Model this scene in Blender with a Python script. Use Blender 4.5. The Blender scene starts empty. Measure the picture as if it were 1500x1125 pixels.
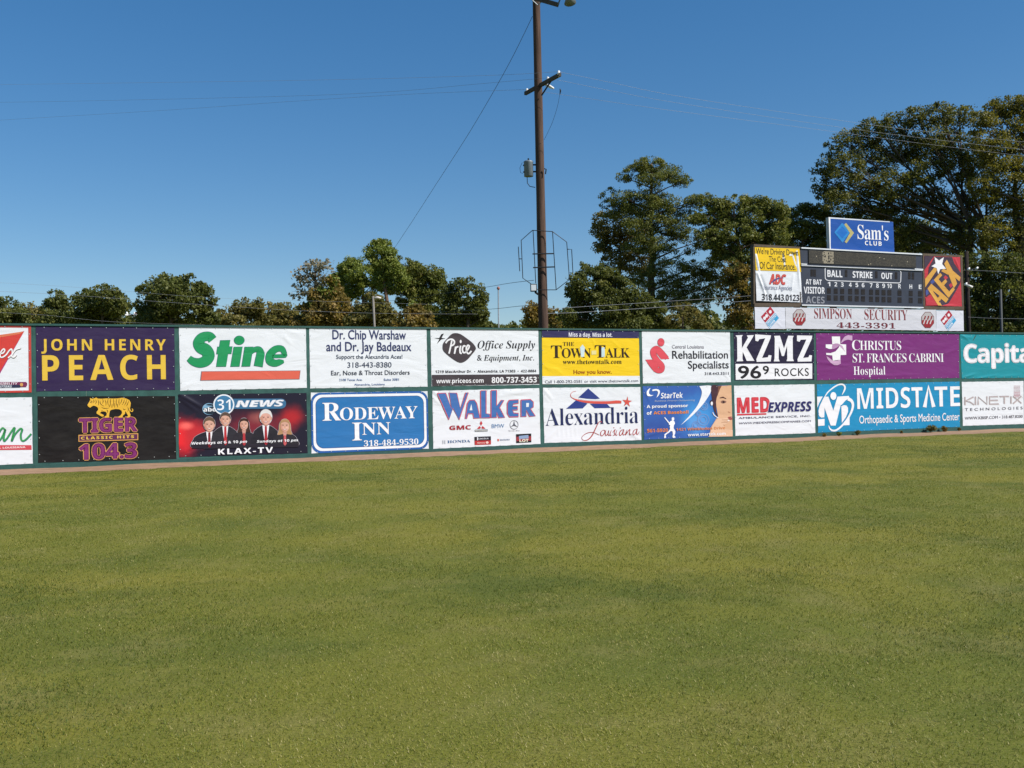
import bpy, bmesh, math, random
import numpy as np
from mathutils import Vector, Matrix
from mathutils.geometry import tessellate_polygon

rnd = random.Random(7)
rng = np.random.default_rng(11)
scene = bpy.context.scene
C = scene.collection

# ------------------------------------------------------------------ camera
F_PX, PITCH, ROLL, EYE = 1480.0, 0.01199, 0.01895, 1.6
cp, sp, cr, sr = math.cos(PITCH), math.sin(PITCH), math.cos(ROLL), math.sin(ROLL)
FWD, UP0 = Vector((0, cp, sp)), Vector((0, -sp, cp))
RIGHT = Vector((1, 0, 0)) * cr - UP0 * sr
UPV = Vector((1, 0, 0)) * sr + UP0 * cr
cam_data = bpy.data.cameras.new('camera')
cam_data.sensor_width = 36.0
cam_data.lens = F_PX / 1500 * 36.0
cam_data.clip_end = 5000
cam_data.clip_start = 0.05
cam = bpy.data.objects.new('camera', cam_data)
C.objects.link(cam)
M3 = Matrix((RIGHT, UPV, -FWD)).transposed()
cam.matrix_world = Matrix.Translation((0, 0, EYE)) @ M3.to_4x4()
scene.camera = cam

# ------------------------------------------------------------------ sky, sun, exposure
SUN_EL, SUN_AZ = math.radians(43), math.radians(113)     # azimuth clockwise from +Y
world = bpy.data.worlds.new('World')
scene.world = world
world.use_nodes = True
wn, wl = world.node_tree.nodes, world.node_tree.links
bg = wn['Background']
sky = wn.new('ShaderNodeTexSky')
sky.sky_type = 'NISHITA'
sky.sun_disc = False
sky.sun_elevation = SUN_EL
sky.sun_rotation = SUN_AZ
sky.altitude = 600
sky.air_density = 1.0
sky.dust_density = 0.3
sky.ozone_density = 3.0
hsv = wn.new('ShaderNodeHueSaturation')
hsv.inputs['Saturation'].default_value = 1.48
hsv.inputs['Hue'].default_value = 0.503
gam = wn.new('ShaderNodeGamma')
gam.inputs['Gamma'].default_value = 0.78
wl.new(sky.outputs[0], gam.inputs['Color'])
wl.new(gam.outputs[0], hsv.inputs['Color'])
wl.new(hsv.outputs[0], bg.inputs['Color'])
bg.inputs['Strength'].default_value = 0.106
sun_d = bpy.data.lights.new('sun', 'SUN')
sun_d.energy = 4.6
sun_d.angle = math.radians(0.53)
sun_d.color = (1.0, 0.962, 0.90)
sun = bpy.data.objects.new('sun', sun_d)
C.objects.link(sun)
SUNV = Vector((math.sin(SUN_AZ) * math.cos(SUN_EL), math.cos(SUN_AZ) * math.cos(SUN_EL), math.sin(SUN_EL)))
sun.rotation_euler = SUNV.to_track_quat('Z', 'Y').to_euler()
sun.location = SUNV * 60
scene.view_settings.view_transform = 'Standard'
scene.view_settings.look = 'None'
scene.view_settings.exposure = 0.58
scene.view_settings.gamma = 1.0

# ------------------------------------------------------------------ helpers
def ray(px, py):
    X, Y = px - 750.0, py - 562.5
    return FWD + RIGHT * (X / F_PX) - UPV * (Y / F_PX)

def at(px, py, depth):
    """world point seen at photo pixel (px, py) at distance `depth` along +Y"""
    d = ray(px, py)
    return Vector((0, 0, EYE)) + d * (depth / d.y)

def on_ground(px, py):
    d = ray(px, py)
    return Vector((0, 0, EYE)) + d * (-EYE / d.z)

ANG = 0.39407
WT, WN = Vector((math.cos(ANG), math.sin(ANG), 0)), Vector((math.sin(ANG), -math.cos(ANG), 0))
WALL_Y, BOARD_Y, WALL_H = 30.127, 33.6, 3.634

def on_plane(px, py, y0):
    d = ray(px, py)
    P0 = Vector((0, y0, 0))
    k = (P0 - Vector((0, 0, EYE))).dot(WN) / d.dot(WN)
    p = Vector((0, 0, EYE)) + d * k
    return (p - P0).dot(WT), p.z

def lin(h):
    h = h.lstrip('#')
    o = []
    for i in (0, 2, 4):
        c = int(h[i:i + 2], 16) / 255
        o.append(c / 12.92 if c <= 0.04045 else ((c + 0.055) / 1.055) ** 2.4)
    return o

def nd(nt, kind, **kw):
    n = nt.nodes.new(kind)
    for k, v in kw.items():
        if k in n.inputs:
            n.inputs[k].default_value = v
        else:
            setattr(n, k, v)
    return n

MATS = {}
def plain(name, rgb, rough=0.6, metal=0.0, noise=0.0, scale=8.0, bump=0.0, spec=0.3, stretch=None):
    """a procedural material with a little colour variation and roughness of its own"""
    if name in MATS:
        return MATS[name]
    m = bpy.data.materials.new(name)
    m.use_nodes = True
    nt = m.node_tree
    b = nt.nodes['Principled BSDF']
    b.inputs['Roughness'].default_value = rough
    b.inputs['Metallic'].default_value = metal
    b.inputs['Specular IOR Level'].default_value = spec
    b.inputs['Base Color'].default_value = (*rgb, 1)
    if noise or bump:
        geo = nd(nt, 'ShaderNodeNewGeometry')
        tx = nd(nt, 'ShaderNodeTexNoise', Scale=scale, Detail=6.0, Roughness=0.65)
        if stretch:
            mp = nd(nt, 'ShaderNodeMapping')
            mp.inputs['Scale'].default_value = stretch
            nt.links.new(geo.outputs['Position'], mp.inputs['Vector'])
            nt.links.new(mp.outputs[0], tx.inputs['Vector'])
        else:
            nt.links.new(geo.outputs['Position'], tx.inputs['Vector'])
        if noise:
            mr = nd(nt, 'ShaderNodeMapRange')
            mr.inputs['To Min'].default_value = 1 - noise
            mr.inputs['To Max'].default_value = 1 + noise
            mr.inputs['From Min'].default_value = 0.25
            mr.inputs['From Max'].default_value = 0.75
            nt.links.new(tx.outputs['Fac'], mr.inputs['Value'])
            mx = nd(nt, 'ShaderNodeVectorMath', operation='SCALE')
            mx.inputs[0].default_value = rgb
            nt.links.new(mr.outputs[0], mx.inputs['Scale'])
            nt.links.new(mx.outputs[0], b.inputs['Base Color'])
        if bump:
            bp = nd(nt, 'ShaderNodeBump', Strength=bump, Distance=0.02)
            nt.links.new(tx.outputs['Fac'], bp.inputs['Height'])
            nt.links.new(bp.outputs[0], b.inputs['Normal'])
    MATS[name] = m
    return m

VINYL = 0.80
def vinyl(h, rough=0.42):
    """printed banner vinyl in the given colour: soft waves and dust over everything printed on it"""
    key = 'vinyl_' + h.strip('#').lower()
    if key in MATS:
        return MATS[key]
    rgb = [min(0.84, c * VINYL) for c in lin(h)]
    m = bpy.data.materials.new(key)
    m.use_nodes = True
    nt = m.node_tree
    b = nt.nodes['Principled BSDF']
    b.inputs['Roughness'].default_value = rough
    b.inputs['Specular IOR Level'].default_value = 0.13
    geo = nd(nt, 'ShaderNodeNewGeometry')
    mp = nd(nt, 'ShaderNodeMapping')
    mp.inputs['Scale'].default_value = (0.7, 0.7, 1.9)
    mp.inputs['Rotation'].default_value = (0, 0.5, 0)
    nt.links.new(geo.outputs['Position'], mp.inputs['Vector'])
    tx = nd(nt, 'ShaderNodeTexNoise', Scale=1.3, Detail=3.0, Roughness=0.5, Distortion=0.6)
    nt.links.new(mp.outputs[0], tx.inputs['Vector'])
    bp = nd(nt, 'ShaderNodeBump', Strength=0.36, Distance=0.07)
    nt.links.new(tx.outputs['Fac'], bp.inputs['Height'])
    nt.links.new(bp.outputs[0], b.inputs['Normal'])
    # dust / sun fading
    t2 = nd(nt, 'ShaderNodeTexNoise', Scale=2.6, Detail=8.0, Roughness=0.7)
    nt.links.new(mp.outputs[0], t2.inputs['Vector'])
    mr = nd(nt, 'ShaderNodeMapRange')
    mr.inputs['From Min'].default_value = 0.3
    mr.inputs['From Max'].default_value = 0.75
    mr.inputs['To Min'].default_value = 0.0
    mr.inputs['To Max'].default_value = 0.035
    nt.links.new(t2.outputs['Fac'], mr.inputs['Value'])
    mx = nd(nt, 'ShaderNodeMix', data_type='RGBA')
    mx.inputs[6].default_value = (*rgb, 1)
    mx.inputs[7].default_value = (0.42, 0.40, 0.36, 1)
    nt.links.new(mr.outputs[0], mx.inputs[0])
    nt.links.new(mx.outputs[2], b.inputs['Base Color'])
    MATS[key] = m
    return m

def tag(o, label=None, cat=None, group=None, kind=None):
    for k, v in (('label', label), ('category', cat), ('group', group), ('kind', kind)):
        if v:
            o[k] = v
    return o

def empty(name, loc, rz=0.0):
    o = bpy.data.objects.new(name, None)
    C.objects.link(o)
    o.empty_display_size = 0.3
    o.location = loc
    o.rotation_euler = (0, 0, rz)
    return o

def mesh_obj(name, verts, faces, mats, parent=None, fmat=None, smooth=False, loc=None):
    me = bpy.data.meshes.new(name)
    me.from_pydata([tuple(v) for v in verts], [], faces)
    for m in (mats if isinstance(mats, (list, tuple)) else [mats]):
        me.materials.append(m)
    if fmat is not None:
        me.polygons.foreach_set('material_index', fmat)
    if smooth:
        me.polygons.foreach_set('use_smooth', [True] * len(me.polygons))
    me.update()
    o = bpy.data.objects.new(name, me)
    C.objects.link(o)
    if parent:
        o.parent = parent
    if loc is not None:
        o.location = loc
    return o

class MB:
    """collects boxes and tubes into one mesh"""
    def __init__(self):
        self.v, self.f, self.m = [], [], []
    def box(self, lo, hi, mi=0):
        n = len(self.v)
        (x0, y0, z0), (x1, y1, z1) = lo, hi
        self.v += [(x0, y0, z0), (x1, y0, z0), (x1, y1, z0), (x0, y1, z0), (x0, y0, z1), (x1, y0, z1), (x1, y1, z1), (x0, y1, z1)]
        q = [(0, 3, 2, 1), (4, 5, 6, 7), (0, 1, 5, 4), (1, 2, 6, 5), (2, 3, 7, 6), (3, 0, 4, 7)]
        self.f += [tuple(n + i for i in t) for t in q]
        self.m += [mi] * 6
    def prism(self, quad, y0, y1, mi=0):
        """quad of (x, z) corners extruded from y0 (front) to y1"""
        n, k = len(self.v), len(quad)
        self.v += [(x, y0, z) for x, z in quad] + [(x, y1, z) for x, z in quad]
        self.f.append(tuple(n + i for i in range(k)))
        self.f.append(tuple(n + k + i for i in reversed(range(k))))
        for i in range(k):
            j = (i + 1) % k
            self.f.append((n + j, n + i, n + k + i, n + k + j))
        self.m += [mi] * (k + 2)
    def tube(self, pts, rad, sides=8, mi=0, cap=True):
        pts = [Vector(p) for p in pts]
        rs = rad if isinstance(rad, (list, tuple)) else [rad] * len(pts)
        n0 = len(self.v)
        ref = None
        for i, p in enumerate(pts):
            d = (pts[min(i + 1, len(pts) - 1)] - pts[max(i - 1, 0)])
            d = d.normalized() if d.length > 1e-9 else Vector((0, 0, 1))
            if ref is None:
                ref = d.orthogonal().normalized()
            ref = (ref - d * ref.dot(d))
            ref = ref.normalized() if ref.length > 1e-6 else d.orthogonal().normalized()
            bi = d.cross(ref)
            for s in range(sides):
                a = 2 * math.pi * s / sides
                self.v.append(tuple(p + (ref * math.cos(a) + bi * math.sin(a)) * rs[i]))
        for i in range(len(pts) - 1):
            for s in range(sides):
                t = (s + 1) % sides
                a = n0 + i * sides
                self.f.append((a + s, a + t, a + sides + t, a + sides + s))
                self.m.append(mi)
        if cap:
            self.f.append(tuple(n0 + s for s in reversed(range(sides))))
            e = n0 + (len(pts) - 1) * sides
            self.f.append(tuple(e + s for s in range(sides)))
            self.m += [mi, mi]
    def build(self, name, mats, parent=None, smooth=False):
        return mesh_obj(name, self.v, self.f, mats, parent, self.m, smooth)

# ------------------------------------------------------------------ lettering
ALPHA = {'serifb': (0x1D400, 0x1D41A, 0x1D7CE), 'serifi': (0x1D434, 0x1D44E, 0x1D7CE), 'serifbi': (0x1D468, 0x1D482, 0x1D7CE),
         'script': (0x1D4D0, 0x1D4EA, 0x1D7CE), 'sansb': (0x1D5D4, 0x1D5EE, 0x1D7EC), 'sansi': (0x1D608, 0x1D622, 0x30), 'sansbi': (0x1D63C, 0x1D656, 0x1D7EC)}
def styled(s, style):
    if style not in ALPHA:
        return s
    A, a, d = ALPHA[style]
    out = ''
    for c in s:
        if style == 'serifi' and c == 'h':
            out += '\u210e'
        elif 'A' <= c <= 'Z':
            out += chr(A + ord(c) - 65)
        elif 'a' <= c <= 'z':
            out += chr(a + ord(c) - 97)
        elif '0' <= c <= '9':
            out += chr(d + ord(c) - 48)
        else:
            out += c
    return out

TEXT_CACHE = {}
def thicken(v, f, w):
    cnt = {}
    for p in f:
        for a, b in zip(p, p[1:] + p[:1]):
            cnt[(a, b)] = 1
    edges = [(a, b) for a, b in cnt if (b, a) not in cnt]
    vs, fs = [tuple(q) for q in v], list(f)
    for a, b in edges:
        (x0, y0), (x1, y1) = v[a], v[b]
        dx, dy = x1 - x0, y1 - y0
        l = math.hypot(dx, dy) or 1e-6
        ux, uy = dx / l * w * 0.6, dy / l * w * 0.6
        nx, ny = -dy / l * w, dx / l * w
        n = len(vs)
        vs += [(x0 - ux + nx * .5, y0 - uy + ny * .5), (x0 + nx * 0 - ux * .2 - nx, y0 - ny - uy * .2), (x1 + ux * .2 - nx, y1 + uy * .2 - ny), (x1 + ux + nx * .5, y1 + uy + ny * .5)]
        fs.append((n, n + 1, n + 2, n + 3))
    return np.array(vs), fs
def text_mesh(s, style, weight=0.0, spacing=1.0):
    """outline of a line of lettering as (verts, faces) in font units, built from Blender's own built-in font"""
    key = (s, style, weight, spacing)
    if key in TEXT_CACHE:
        return TEXT_CACHE[key]
    if 'source' not in TEXT_CACHE:
        cu = bpy.data.curves.new('lettering_source', 'FONT')
        TEXT_CACHE['source'] = bpy.data.objects.new('lettering_source', cu)
    o = TEXT_CACHE['source']
    cu = o.data
    cu.body = styled(s, style)
    cu.resolution_u = 4
    cu.offset = min(weight, 0.0)
    cu.space_character = spacing
    cu.fill_mode = 'FRONT'
    me = bpy.data.meshes.new_from_object(o)
    v = np.empty(len(me.vertices) * 3, 'f')
    me.vertices.foreach_get('co', v)
    v = v.reshape(-1, 3)[:, :2].astype(float)
    f = [tuple(p.vertices) for p in me.polygons]
    bpy.data.meshes.remove(me)
    if weight > 0:                                    # bolder: a band along every outline edge
        v, f = thicken(v, f, weight)
    TEXT_CACHE[key] = (v, f)
    return v, f

def smooth_loop(pts, n=6, closed=True):
    out, k = [], len(pts)
    rngk = range(k) if closed else range(k - 1)
    for i in rngk:
        p0, p1, p2, p3 = (pts[(i - 1) % k], pts[i], pts[(i + 1) % k], pts[(i + 2) % k]) if closed else \
            (pts[max(i - 1, 0)], pts[i], pts[i + 1], pts[min(i + 2, k - 1)])
        for j in range(n):
            t = j / n
            out.append(tuple(0.5 * (2 * p1[a] + (p2[a] - p0[a]) * t + (2 * p0[a] - 5 * p1[a] + 4 * p2[a] - p3[a]) * t * t
                                    + (3 * p1[a] - p0[a] - 3 * p2[a] + p3[a]) * t ** 3) for a in (0, 1)))
    if not closed:
        out.append(tuple(pts[-1]))
    return out

class Sign:
    """a flat printed sign or banner on a plane parallel to the outfield wall; coordinates are read off enlarged crops of the photo"""
    def __init__(self, name, label, cat, crop, corners, y0=WALL_Y, off=0.006, group=None, width=None, parent=None):
        self.crop, self.y0, self.off = crop, y0, off
        c = [on_plane(*self.px(*p), y0) for p in corners]        # TL TR BR BL
        if width:                                                # a banner that runs out of the picture on one side
            side, w = width
            if side == 'left':
                c[0], c[3] = (c[1][0] - w, c[1][1]), (c[2][0] - w, c[2][1])
            else:
                c[1], c[2] = (c[0][0] + w, c[0][1]), (c[3][0] + w, c[3][1])
        self.t0, self.z0 = (c[2][0] + c[3][0]) / 2, min(c[2][1], c[3][1])
        self.c = [(t - self.t0, z - self.z0) for t, z in c]
        self.creases, self.parts, self.order, self.lift = [], {}, [], {}
        self.root = empty(name, Vector((0, y0, self.z0)) + WT * self.t0 + WN * off, ANG)
        tag(self.root, label, cat, group)
    def px(self, x, y):
        ox, oy, s = self.crop
        return ox + x / s, oy + y / s
    def pt(self, x, y):
        t, z = on_plane(*self.px(x, y), self.y0)
        return t - self.t0, z - self.z0
    def crease(self, x0, y0, x1, y1, w=0.03, h=0.008):
        self.creases.append((*self.pt(x0, y0), *self.pt(x1, y1), w, h))
    def disp(self, x, z):
        d = 0.0
        for ax, az, bx, bz, w, h in self.creases:
            L = math.hypot(bx - ax, bz - az)
            u = ((x - ax) * (bx - ax) + (z - az) * (bz - az)) / (L * L)
            q = ((x - ax) * -(bz - az) + (z - az) * (bx - ax)) / L
            if -0.05 < u < 1.05 and abs(q) < 4 * w:
                d += h * math.exp(-(q / w) ** 2) * max(0.0, math.sin(math.pi * min(max(u * 0.8 + 0.2, 0), 1)))
        return d
    def add(self, part, verts2, faces, hexc, layer):
        if part not in self.parts:
            self.parts[part] = ([], [], [], [])
            self.order.append(part)
        v, f, m, hs = self.parts[part]
        if hexc not in hs:
            hs.append(hexc)
        n, mi = len(v), hs.index(hexc)
        self.lift[layer] = self.lift.get(layer, -1) + 1
        lift = 0.00011 * (self.lift[layer] % 11)
        for x, z in verts2:
            v.append((x, -(0.004 + 0.0013 * layer + lift + self.disp(x, z)), z))
        for t in faces:
            f.append(tuple(n + i for i in t))
            m.append(mi)
    def loc(self, part, pts, hexc, layer=1):
        if len(pts) < 3:
            return
        tri = tessellate_polygon([[Vector((p[0], p[1], 0)) for p in pts]])
        fs = []
        for a, b, c in tri:
            (x1, y1), (x2, y2), (x3, y3) = pts[a], pts[b], pts[c]
            fs.append((a, b, c) if (x2 - x1) * (y3 - y1) - (x3 - x1) * (y2 - y1) > 0 else (a, c, b))
        self.add(part, pts, fs, hexc, layer)
    def poly(self, part, pts, hexc, layer=1, smooth=False):
        if smooth:
            pts = smooth_loop(pts)
        self.loc(part, [self.pt(*p) for p in pts], hexc, layer)
    def ell(self, part, cx, cy, rx, ry, hexc, layer=1, n=40, rot=0.0):
        c, s = math.cos(rot), math.sin(rot)
        pts = []
        for i in range(n):
            a = 2 * math.pi * i / n
            x, y = rx * math.cos(a), ry * math.sin(a)
            pts.append((cx + x * c - y * s, cy + x * s + y * c))
        self.poly(part, pts, hexc, layer)
    def stroke(self, part, pts, w, hexc, layer=1, smooth=True, closed=False):
        """w: width in crop pixels, one number or one per point"""
        ws = w if isinstance(w, (list, tuple)) else [w] * len(pts)
        p3 = [(p[0], p[1]) for p in pts]
        if smooth and len(pts) > 2:
            q = smooth_loop(p3, 6, closed)
            k = len(q)
            idx = np.linspace(0, len(ws) - 1 if not closed else len(ws), k)
            wv = np.interp(idx, range(len(ws) + (1 if closed else 0)), list(ws) + ([ws[0]] if closed else []))
        else:
            q, wv = p3, np.array(ws, float)
        if closed:
            q = list(q) + [q[0]]
            wv = np.append(wv, wv[0])
        L, R = [], []
        for i, p in enumerate(q):
            a, b = q[max(i - 1, 0)], q[min(i + 1, len(q) - 1)]
            if closed and i in (0, len(q) - 1):
                a, b = q[-2], q[1]
            dx, dy = b[0] - a[0], b[1] - a[1]
            l = math.hypot(dx, dy) or 1
            nx, ny = -dy / l * wv[i] / 2, dx / l * wv[i] / 2
            L.append(self.pt(p[0] + nx, p[1] + ny))
            R.append(self.pt(p[0] - nx, p[1] - ny))
        n = len(L)
        self.add(part, L + R, [(i, i + 1, n + i + 1, n + i) for i in range(n - 1)], hexc, layer)
    def text(self, s, style, x0, y0, x1, y1, hexc, layer=2, weight=0.0, spacing=1.0, slant=0.0, outline=None, part=None, fit=None):
        """lettering whose baseline starts at (x0, y0) and whose top right corner is (x1, y1) in the crop"""
        a, b = self.pt(x0, y0), self.pt(x1, y1)
        self.text_loc(s, style, a, (b[0], a[1]), (a[0], b[1]), hexc, layer, weight, spacing, slant, outline, part, fit)
    def text3(self, s, style, p0, p1, p2, hexc, layer=2, **kw):
        """lettering on a tilted baseline p0 -> p1 with its height from p0 to p2"""
        self.text_loc(s, style, self.pt(*p0), self.pt(*p1), self.pt(*p2), hexc, layer, kw.get('weight', 0), kw.get('spacing', 1), 0, kw.get('outline'), kw.get('part'), None)
    def text_loc(self, s, style, a, b, c, hexc, layer, weight, spacing, slant, outline, part, fit):
        v, f = text_mesh(s, style, weight, spacing)
        x_lo, x_hi, y_hi = v[:, 0].min(), v[:, 0].max(), v[:, 1].max()
        if fit:
            y_hi = text_mesh(fit, style, weight, spacing)[0][:, 1].max()
        if part is None:
            part = 'lettering#%d' % len(self.order)
        ex, ey = Vector((b[0] - a[0], b[1] - a[1])), Vector((c[0] - a[0], c[1] - a[1]))
        def place(vv):
            out = []
            sl = slant * y_hi
            for x, y in vv:
                u, w = (x - x_lo + slant * y) / (x_hi - x_lo + abs(sl)), y / y_hi
                q = Vector(a) + ex * u + ey * w
                out.append((q.x, q.y))
            return out
        if outline:
            v2, f2 = text_mesh(s, style, weight + outline[1], spacing)
            self.add(part, place(v2), f2, outline[0], layer - 0.5)
        self.add(part, place(v), f, hexc, layer)
    def sheet(self, hexc='E9E6EA', step=0.07, mat=None, nails=True, name='sheet', nail_hex='DDE4E0'):
        tl, tr, br, bl = self.c
        W = max(tr[0] - tl[0], 0.2)
        H = tl[1] - bl[1]
        if self.creases:
            step = 0.028
        nx, nz = max(2, int(W / step)), max(2, int(H / step))
        v, f, m = [], [], []
        for j in range(nz + 1):
            for i in range(nx + 1):
                u, w = i / nx, j / nz
                x = (bl[0] * (1 - u) + br[0] * u) * (1 - w) + (tl[0] * (1 - u) + tr[0] * u) * w
                z = (bl[1] * (1 - u) + br[1] * u) * (1 - w) + (tl[1] * (1 - u) + tr[1] * u) * w
                if j in (0, nz):                                  # pulled up a little at each nail
                    z += 0.006 * abs(math.sin(u * W / 0.38 * math.pi)) * (1 if j == 0 else -1)
                if i in (0, nx):
                    x += 0.005 * abs(math.sin(w * H / 0.38 * math.pi)) * (1 if i == 0 else -1)
                v.append((x, -self.disp(x, z), z))
        for j in range(nz):
            for i in range(nx):
                a = j * (nx + 1) + i
                f.append((a, a + 1, a + nx + 2, a + nx + 1))
                m.append(0)
        n = len(v)                                                # thickness: a back sheet and rim
        mats = [mat or vinyl(hexc)]
        if nails:
            mats.append(plain('nail_metal', (0.62, 0.64, 0.62), 0.35, 0.6))
            pts = []
            for k in range(int(W / 0.38) + 1):
                u = (k + 0.5 + rnd.uniform(-.08, .08)) / (int(W / 0.38) + 1)
                pts += [(bl[0] + (br[0] - bl[0]) * u, bl[1] + 0.035), (tl[0] + (tr[0] - tl[0]) * u, tl[1] + (tr[1] - tl[1]) * u - 0.035)]
            for k in range(4):
                w = (k + 0.5) / 4
                pts += [(bl[0] + 0.035, bl[1] + H * w), (br[0] - 0.035, br[1] + (tr[1] - br[1]) * w)]
            for x, z in pts:
                r, b0 = 0.011, len(v)
                for s in range(6):
                    v.append((x + r * math.cos(s * math.pi / 3), -0.012 - self.disp(x, z), z + r * math.sin(s * math.pi / 3)))
                f.append(tuple(b0 + s for s in range(6)))
                m.append(1)
        o = mesh_obj(name, v, f, mats, self.root, m)
        o.data.polygons.foreach_set('use_smooth', [True] * len(o.data.polygons))
        return o
    def block(self, part, corners, hexc, layer=1):
        self.poly(part, corners, hexc, layer)
    def finish(self):
        made = {}
        for p in self.order:
            v, f, m, hs = self.parts[p]
            if '/' in p:
                up, p = p.split('/')
                mesh_obj(p, v, f, [vinyl(h) for h in hs], made[up], m)
            else:
                made[p] = mesh_obj(p.split('#')[0], v, f, [vinyl(h) for h in hs], self.root, m)
        return self.root

# ================================================================== setting: ground, track, wall
def wall_pt(t, n=0.0, z=0.0, y0=WALL_Y):
    """point t metres along the wall line, n metres out from its face towards the field"""
    p = Vector((0, y0, 0)) + WT * t + WN * n
    p.z = z
    return p

def turf_material(name, gain=1.0):
    m = bpy.data.materials.new(name)
    m.use_nodes = True
    nt = m.node_tree
    L = nt.links
    b = nt.nodes['Principled BSDF']
    b.inputs['Roughness'].default_value = 0.85
    b.inputs['Specular IOR Level'].default_value = 0.08
    geo = nd(nt, 'ShaderNodeNewGeometry')
    def noise(scale, detail=4, rough=0.6, dist=0.0, sc=(1, 1, 1)):
        mp = nd(nt, 'ShaderNodeMapping')
        mp.inputs['Scale'].default_value = sc
        mp.inputs['Rotation'].default_value = (0, 0, -ANG)
        L.new(geo.outputs['Position'], mp.inputs['Vector'])
        t = nd(nt, 'ShaderNodeTexNoise', Scale=scale, Detail=detail, Roughness=rough, Distortion=dist)
        L.new(mp.outputs[0], t.inputs['Vector'])
        return t.outputs['Fac']
    def rng_(f, lo, hi, a=0.0, c=1.0):
        mr = nd(nt, 'ShaderNodeMapRange')
        for k, v in (('From Min', lo), ('From Max', hi), ('To Min', a), ('To Max', c)):
            mr.inputs[k].default_value = v
        L.new(f, mr.inputs['Value'])
        return mr.outputs[0]
    def mix(fac, A, B):
        x = nd(nt, 'ShaderNodeMix', data_type='RGBA')
        L.new(fac, x.inputs[0])
        for i, q in ((6, A), (7, B)):
            if isinstance(q, tuple):
                x.inputs[i].default_value = (*[c * gain for c in q], 1)
            else:
                L.new(q, x.inputs[i])
        return x.outputs[2]
    green, deep, straw, yellow = (0.103, 0.122, 0.014), (0.060, 0.088, 0.010), (0.205, 0.178, 0.060), (0.175, 0.163, 0.020)
    big = rng_(noise(0.20, 3, 0.55, 0.4, (1, 1.5, 1)), 0.38, 0.60)
    c1 = mix(big, green, yellow)
    c2 = mix(rng_(noise(0.42, 5, 0.62, 0.5), 0.47, 0.64, 0, 1.0), c1, deep)
    c3 = mix(rng_(noise(1.1, 6, 0.72), 0.50, 0.70, 0, 0.65), c2, straw)
    c4 = mix(rng_(noise(70, 5, 0.85), 0.44, 0.62, 0, 0.7), c3, straw)
    c5 = mix(rng_(noise(48, 5, 0.85), 0.48, 0.64, 0, 0.6), c4, (0.040, 0.062, 0.008))
    L.new(c5, b.inputs['Base Color'])
    bp = nd(nt, 'ShaderNodeBump', Strength=0.55, Distance=0.02)
    L.new(noise(40, 6, 0.8), bp.inputs['Height'])
    bp2 = nd(nt, 'ShaderNodeBump', Strength=0.35, Distance=0.12)
    L.new(noise(1.4, 4, 0.6), bp2.inputs['Height'])
    L.new(bp2.outputs[0], bp.inputs['Normal'])
    L.new(bp.outputs[0], b.inputs['Normal'])
    return m

turf = turf_material('turf', 1.03)
gv = [(-900, -300, 0), (900, -300, 0), (900, 1500, 0), (-900, 1500, 0)]
ground = mesh_obj('grass_field', gv, [(0, 1, 2, 3)], turf)
tag(ground, kind='structure')

# dirt warning track along the wall foot, its edge eaten into by the grass
dirt = plain('track_dirt', (0.265, 0.172, 0.112), 0.95, 0, 0.28, 3.0, 0.4, 0.05)
tv, tf = [], []
NT = 420
for i in range(NT + 1):
    t = -30 + 75 * i / NT
    w = 1.72 + 0.10 * math.sin(t * 0.9) + 0.07 * math.sin(t * 2.3 + 1) + 0.05 * math.sin(t * 7.1) + rnd.uniform(-.13, .10)
    for k, q in enumerate((-0.4, 0.0, 0.25, 0.8, w - 0.3, w)):
        zz = (0.030, 0.030, 0.022, 0.012, 0.008, 0.004)[k] + (0.014 * math.sin(t * 1.7) * math.sin(t * 0.6 + 2) if k < 3 else 0)
        tv.append(wall_pt(t, q, max(zz, 0.004)))
for i in range(NT):
    for k in range(5):
        a = i * 6 + k
        tf.append((a, a + 6, a + 7, a + 1))
track = mesh_obj('warning_track', tv, tf, dirt, smooth=True)
tag(track, kind='structure')

# the outfield wall: painted boards, cap rail, upright battens, kick board
paint = plain('wall_green_paint', (0.030, 0.085, 0.074), 0.55, 0, 0.36, 3.0, 0.15, 0.25)
paint2 = plain('wall_green_paint_trim', (0.026, 0.076, 0.067), 0.5, 0, 0.2, 7.0, 0.1, 0.3)
wall = empty('outfield_wall', wall_pt(9, 0, 0), ANG)
tag(wall, 'long green painted outfield wall of boards carrying two rows of advertising banners', 'wall')
T0, T1 = -30 - 9, 45 - 9
b = MB(); x = T0
while x < T1:
    b.box((x + 0.002, 0.0, 0.0), (min(x + 1.22, T1), 0.10, WALL_H - 0.05)); x += 1.22
b.build('boarding', paint, wall)
b = MB(); b.box((T0, -0.035, WALL_H - 0.05), (T1, 0.14, WALL_H)); b.build('cap_rail', paint2, wall)
b = MB()
x = T0
while x < T1:
    b.box((x + 0.004, -0.022, 0.0), (min(x + 2.44, T1), 0.0, 0.12)); x += 2.44
b.build('kick_board', paint2, wall)
# upright posts behind the boards
for k in range(-12, 17):
    b = MB(); t = -12.926 + 3.45685 * k
    b.box((t - 9 - 0.06, 0.10, 0.0), (t - 9 + 0.06, 0.24, WALL_H - 0.1))
    if -30 < t < 45:
        b.build('post', paint2, wall)

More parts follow.
